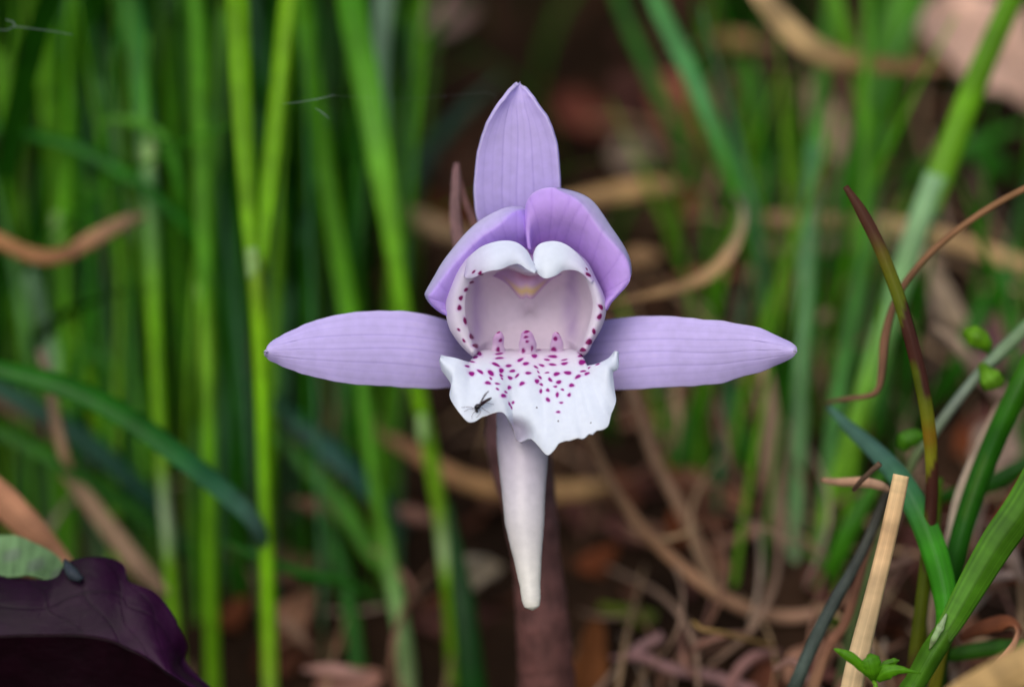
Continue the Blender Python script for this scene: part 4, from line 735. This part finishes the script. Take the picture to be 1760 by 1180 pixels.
herb = empty('herb_seedling', W(*rooted([(1504, 1180, -4), (1506, 1200, -4)])[-1])); tag(herb, 'small fresh green seedling with lobed leaves at the foot of the cut straw', 'plant')
tube('stem', [(1500, 1150, -4), (1502, 1170, -4), (1506, 1200, -4)], [7, 8, 8, 8], (110, 160, 60), M_grass, herb, root=True, n=16, nr=10)
HG = (84, 140, 32)
leaflet(herb, [(1498, 1164, -4.2), (1482, 1146, -4.6), (1464, 1130, -5), (1446, 1120, -5), (1433, 1114, -5)], [6, 16, 20, 13, 2], HG, 220, fold=.5)
leaflet(herb, [(1503, 1168, -4), (1500, 1152, -4.6), (1497, 1138, -4.8), (1494, 1128, -4.8), (1491, 1124, -4.6)], [12, 34, 36, 20, 3], (76, 132, 28), 221, fold=.35)
leaflet(herb, [(1506, 1166, -4), (1524, 1154, -4.6), (1542, 1150, -5), (1562, 1152, -5), (1582, 1156, -5)], [14, 26, 16, 9, 2], (80, 136, 30), 222, fold=.4)
leaflet(herb, [(1508, 1156, -3), (1522, 1142, -3), (1536, 1136, -3), (1546, 1134, -3)], [10, 15, 13, 2], (76, 128, 32), 223, fold=.4)

# ---- spider silk
tube_o = [([(486, 178, 8), (510, 176, 8), (535, 172, 8), (556, 168, 8), (574, 163, 8)], 1.4), ([(541, 186, 8), (552, 192, 8), (566, 204, 8)], 1.8)]
silk = empty('spider_silk', P(541, 186, 8)); tag(silk, 'wisp of spider silk hanging before the tall green blades', 'silk')
for p, w in tube_o: tube('thread', p, [w * .3, w * .6, w * .8, w * .4], (150, 170, 160), M_silk, silk, n=16, nr=6)
tube('thread', [(566, 164, 8), (700, 170, 10), (838, 160, 12), (850, 185, 8)], [.18, .18, .18], (150, 150, 150), M_silk, silk, n=24, nr=5)
silk2 = empty('spider_silk', P(30, 44, 10)); tag(silk2, 'crinkled pale silk strand caught on the yellow-green blade', 'silk')
tube('thread', [(-30, 46, 10), (8, 52, 10), (26, 46, 10), (60, 50, 10), (92, 54, 10), (126, 60, 10)], [.7, 1.3, 1.5, 1.1, 1.3, .8], (120, 140, 130), M_silk, silk2, n=30, nr=6)
tube('thread', [(10, 34, 10), (22, 38, 10), (26, 46, 10)], [1, 1.4, 1.4], (150, 166, 160), M_silk, silk2, n=12, nr=6)

# ------------------------------------------------------------------ dead leaves on the bank
SLOPE = (UV + FV) / math.sqrt(2); GN = np.cross(XV, SLOPE)
def leaf_geo(base, ln, wd, ang, tilt, curl, lift, seed):
    r = np.random.default_rng(seed); n, nk = 16, 9
    t = np.linspace(0, 1, n); k = np.linspace(-1, 1, nk)
    prof = np.sin(t ** .8 * math.pi) ** .75 * (1 - .25 * t) + .02
    prof = prof * (1 + .12 * np.interp(t, np.linspace(0, 1, 8), r.normal(0, 1, 8)))
    x = (t[:, None] - .5) * ln + 0 * k[None]; y = prof[:, None] * wd / 2 * k[None]
    z = curl * wd * (k[None] ** 2) * prof[:, None] + .12 * ln * np.sin(t * math.pi * 1.3 + r.uniform(0, 3))[:, None] + .04 * wd * np.sin(t * 18 + seed)[:, None] * k[None] - .06 * wd * (np.abs(k) < .1)[None]
    e2p = SLOPE * math.cos(tilt) + GN * math.sin(tilt); e3 = -SLOPE * math.sin(tilt) + GN * math.cos(tilt)
    e1 = XV * math.cos(ang) + e2p * math.sin(ang); e2t = -XV * math.sin(ang) + e2p * math.cos(ang)
    V = base + (e1 * x[..., None] + e2t * y[..., None] + e3 * (z + lift)[..., None]) * 1e-3
    kk = np.repeat(np.abs(k)[None], n, 0); tt = np.repeat(t[:, None], nk, 1)
    ve = np.exp(-(kk / .12) ** 2) * .3 + .12 * (np.sin(tt * 40 + kk * 9) > .85)
    return V.reshape(-1, 3), grid_faces(n, nk), ve.ravel(), np.stack([tt.ravel() * 2 + seed, kk.ravel()], -1)
G3 = 'dead leaves on the bank'
def dead_leaf(label, px, py, lpx, wpx, ang, col, tilt=.3, curl=.2, lift=4, seed=0):
    q = ground_at_px(px, py); q = uvd(px, py, q[2] - lift); lift = 0; s = (400 + q[2]) / 400 / PXMM
    V, F, ve, uv = leaf_geo(W(*q), lpx * s, wpx * s, math.radians(ang), tilt, curl, lift, seed)
    c = lin(col)[None] * (1 - ve)[:, None]
    o = mk('dead_leaf', V, F, M_dead, None, c, uv); m = o.modifiers.new('thickness', 'SOLIDIFY'); m.thickness = .0004
    tag(o, label, 'leaf', G3); return o
dead_leaf('large pinkish grey dead leaf behind the tip of the broad light green shoot', 1708, 92, 300, 190, -35, (222, 190, 176), .6, .1, 30, 301)
dead_leaf('narrow pinkish dead leaf under the bent tan straw', 1428, 218, 170, 70, -62, (200, 166, 156), .6, .15, 24, 302)
dead_leaf('reddish brown dead leaf beside the bluish-green slanting blade', 1176, 220, 210, 86, -62, (158, 96, 84), .5, .2, 14, 303)
dead_leaf('dusky reddish leaf under the blotched blade tip', 1470, 320, 170, 120, 20, (140, 96, 92), .5, .2, 10, 304)
dead_leaf('small orange leaf scrap below the reddish brown leaf', 1196, 352, 70, 40, 60, (136, 66, 38), .7, .2, 8, 305)
dead_leaf('mauve brown leaf under the creeping stem', 1720, 590, 180, 120, 10, (132, 100, 106), .5, .2, 10, 306)
dead_leaf('orange-brown leaf standing on edge beside the orchid stem', 1016, 1136, 150, 66, 82, (122, 78, 46), .75, .3, 10, 307)
dead_leaf('pale grey leaf scrap behind the dark soil gap', 760, 24, 110, 60, 10, (186, 160, 158), .6, .2, 8, 308)
dead_leaf('dull brownish pink leaf on the bare soil beside the upright sepal', 1010, 200, 120, 70, -30, (124, 74, 64), .5, .2, 8, 309)
dead_leaf('greyish pale leaf scrap near the wide tan straw', 1092, 262, 90, 60, 20, (160, 146, 134), .6, .2, 10, 310)
dead_leaf('pinkish curled leaf at the foot of the shoot with a pale base', 600, 1175, 120, 60, 15, (178, 136, 124), .6, .3, 8, 311)
dead_leaf('grey-brown leaf behind the fan of two blades', 225, 215, 130, 60, -20, (128, 104, 100), .6, .2, 12, 312)
dead_leaf('pale leaf scrap between the orchid stem and the leaning pale green shoot', 820, 985, 90, 50, 20, (170, 160, 140), .6, .2, 10, 313)
dead_leaf('light brown leaf crumpled below the thin drooping blade', 500, 1060, 120, 60, 50, (150, 116, 96), .6, .3, 8, 314)
dead_leaf('grey twisted leaf behind the whitish dry strap', 1712, 760, 120, 80, 60, (164, 146, 134), .6, .25, 16, 315)
rl = random.Random(5)
pal = [(110, 72, 58), (92, 58, 46), (128, 92, 74), (104, 70, 66), (84, 52, 38), (140, 108, 92), (120, 70, 46)]
for i in range(70):
    px, py = rl.uniform(-40, 1800), rl.uniform(20, 1160)
    if i >= 46: px, py = rl.uniform(1000, 1780), rl.uniform(640, 1180)
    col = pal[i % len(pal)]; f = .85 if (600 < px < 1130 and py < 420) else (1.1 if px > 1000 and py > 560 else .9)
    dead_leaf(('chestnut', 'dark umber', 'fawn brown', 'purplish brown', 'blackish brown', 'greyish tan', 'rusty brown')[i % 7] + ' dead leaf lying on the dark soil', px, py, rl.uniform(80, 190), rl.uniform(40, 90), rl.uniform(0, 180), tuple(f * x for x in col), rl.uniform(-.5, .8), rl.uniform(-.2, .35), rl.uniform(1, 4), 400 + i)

def joined(name, parts, mat, kind='stuff'):
    Vs, Fs, Cs, Us = [], [], [], []; o = 0
    for V, F, c, uv in parts:
        Vs.append(V); Fs.append(np.asarray(F) + o); Cs.append(c); Us.append(uv); o += len(V)
    ob_ = mk(name, np.vstack(Vs), np.vstack(Fs), mat, None, np.vstack(Cs), np.vstack(Us)); tag(ob_, kind=kind); return ob_

parts = []
for i in range(2000):
    x, y = rl.uniform(-.3, .3), rl.uniform(-.12, .5); b = np.array([x, y, ground_z(x, y)])
    V, F, ve, uv = leaf_geo(b, rl.uniform(4, 16), rl.uniform(1.5, 7), rl.uniform(0, 6.28), rl.uniform(-.5, .5), rl.uniform(-.2, .3), rl.uniform(.3, 2), i)
    c = lin(pal[rl.randrange(len(pal))])[None] * rl.uniform(.35, 1.0) * (1 - ve)[:, None]
    parts.append((V, F, c, uv))
lit = joined('leaf_litter', parts, M_dead); tag(lit, 'brown crumbled leaf litter covering the bank', 'litter')

# ---- the sward: uncounted grass behind, and unseen grass added around for shade
def rand_blade(x, y, ln, wmm, lean, az, col, seed, n=9):
    b = np.array([x, y, ground_z(x, y) - .002]); t = np.linspace(0, 1, n)
    bend = lean * t ** 1.8
    dirx = np.array([math.cos(az), math.sin(az), 0])
    p = b + (np.array([0, 0, 1]) * (ln * t * (1 - .25 * bend))[:, None] + dirx * (ln * bend * t * .9)[:, None]) * 1e-3
    T = np.gradient(p, axis=0); T /= np.linalg.norm(T, axis=1)[:, None]
    fa = az + math.pi / 2 + math.sin(seed) * .8; s0 = np.array([math.cos(fa), math.sin(fa), 0]); S = s0 - T * (T @ s0)[:, None]; S /= np.linalg.norm(S, axis=1)[:, None]; Nn = np.cross(S, T)
    hw = wmm * .5e-3 * np.sqrt(np.clip(1 - t ** 2.2, .01, 1)) * (.7 + .5 * np.sin(t * 2.4))
    k = np.array([-1, 0, 1.])
    V = p[:, None] + S[:, None] * (k[None] * hw[:, None])[..., None] - Nn[:, None] * (.3 * hw[:, None] * (1 - np.abs(k)))[..., None]
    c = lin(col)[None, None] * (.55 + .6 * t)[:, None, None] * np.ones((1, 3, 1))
    uv = np.stack([np.tile(k * .5 + .5 + seed, (n, 1)), np.tile((t * ln / 50)[:, None], (1, 3))], -1)
    return V.reshape(-1, 3), grid_faces(n, 3), c.reshape(-1, 3), uv.reshape(-1, 2)

gp = [(58, 116, 30), (40, 92, 28), (72, 128, 36), (34, 80, 34), (52, 104, 50), (84, 138, 34)]
parts = []
def px_of(x, y):
    q = (np.array([x, y, ground_z(x, y)]) - ORG) * 1000; d = q @ FV; s = 400 / (400 + d) * PXMM
    return 880 + q @ XV * s, 590 - q @ UV * s, d
gdark = [(24, 74, 10), (34, 88, 12), (18, 58, 14), (44, 100, 18), (30, 70, 30), (58, 110, 22)]
def sow(n, x0, x1, y0, y1, ok, ln, wd, lean, cols):
    c = tries = 0
    while c < n and tries < n * 60:
        tries += 1
        x, y = rl.uniform(x0, x1), rl.uniform(y0, y1); px, py, d = px_of(x, y)
        top = ok(px, py, d)
        if not top: continue
        l = min(rl.uniform(*ln), top)
        parts.append(rand_blade(x, y, l, rl.uniform(*wd), rl.uniform(*lean), rl.uniform(0, 6.28), cols[rl.randrange(len(cols))], len(parts))); c += 1
# thick behind the bright shoots
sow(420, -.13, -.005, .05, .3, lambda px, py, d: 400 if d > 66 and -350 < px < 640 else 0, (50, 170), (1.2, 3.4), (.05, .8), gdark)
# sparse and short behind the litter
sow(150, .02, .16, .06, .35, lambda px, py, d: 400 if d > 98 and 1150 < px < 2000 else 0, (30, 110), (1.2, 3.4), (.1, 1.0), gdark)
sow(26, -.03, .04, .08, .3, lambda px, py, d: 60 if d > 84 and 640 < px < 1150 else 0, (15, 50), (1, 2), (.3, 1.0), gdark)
# added round about, outside the picture, to shade the ground
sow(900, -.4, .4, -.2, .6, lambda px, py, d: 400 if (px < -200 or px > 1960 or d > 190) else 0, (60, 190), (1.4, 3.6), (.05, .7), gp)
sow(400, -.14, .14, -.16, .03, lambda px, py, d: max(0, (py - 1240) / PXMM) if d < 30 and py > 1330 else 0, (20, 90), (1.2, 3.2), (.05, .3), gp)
sw = joined('background_grass', parts, M_grass); tag(sw, 'dense dim grass filling the bank behind the shoots, plus unseen grass added for shade', 'grass')
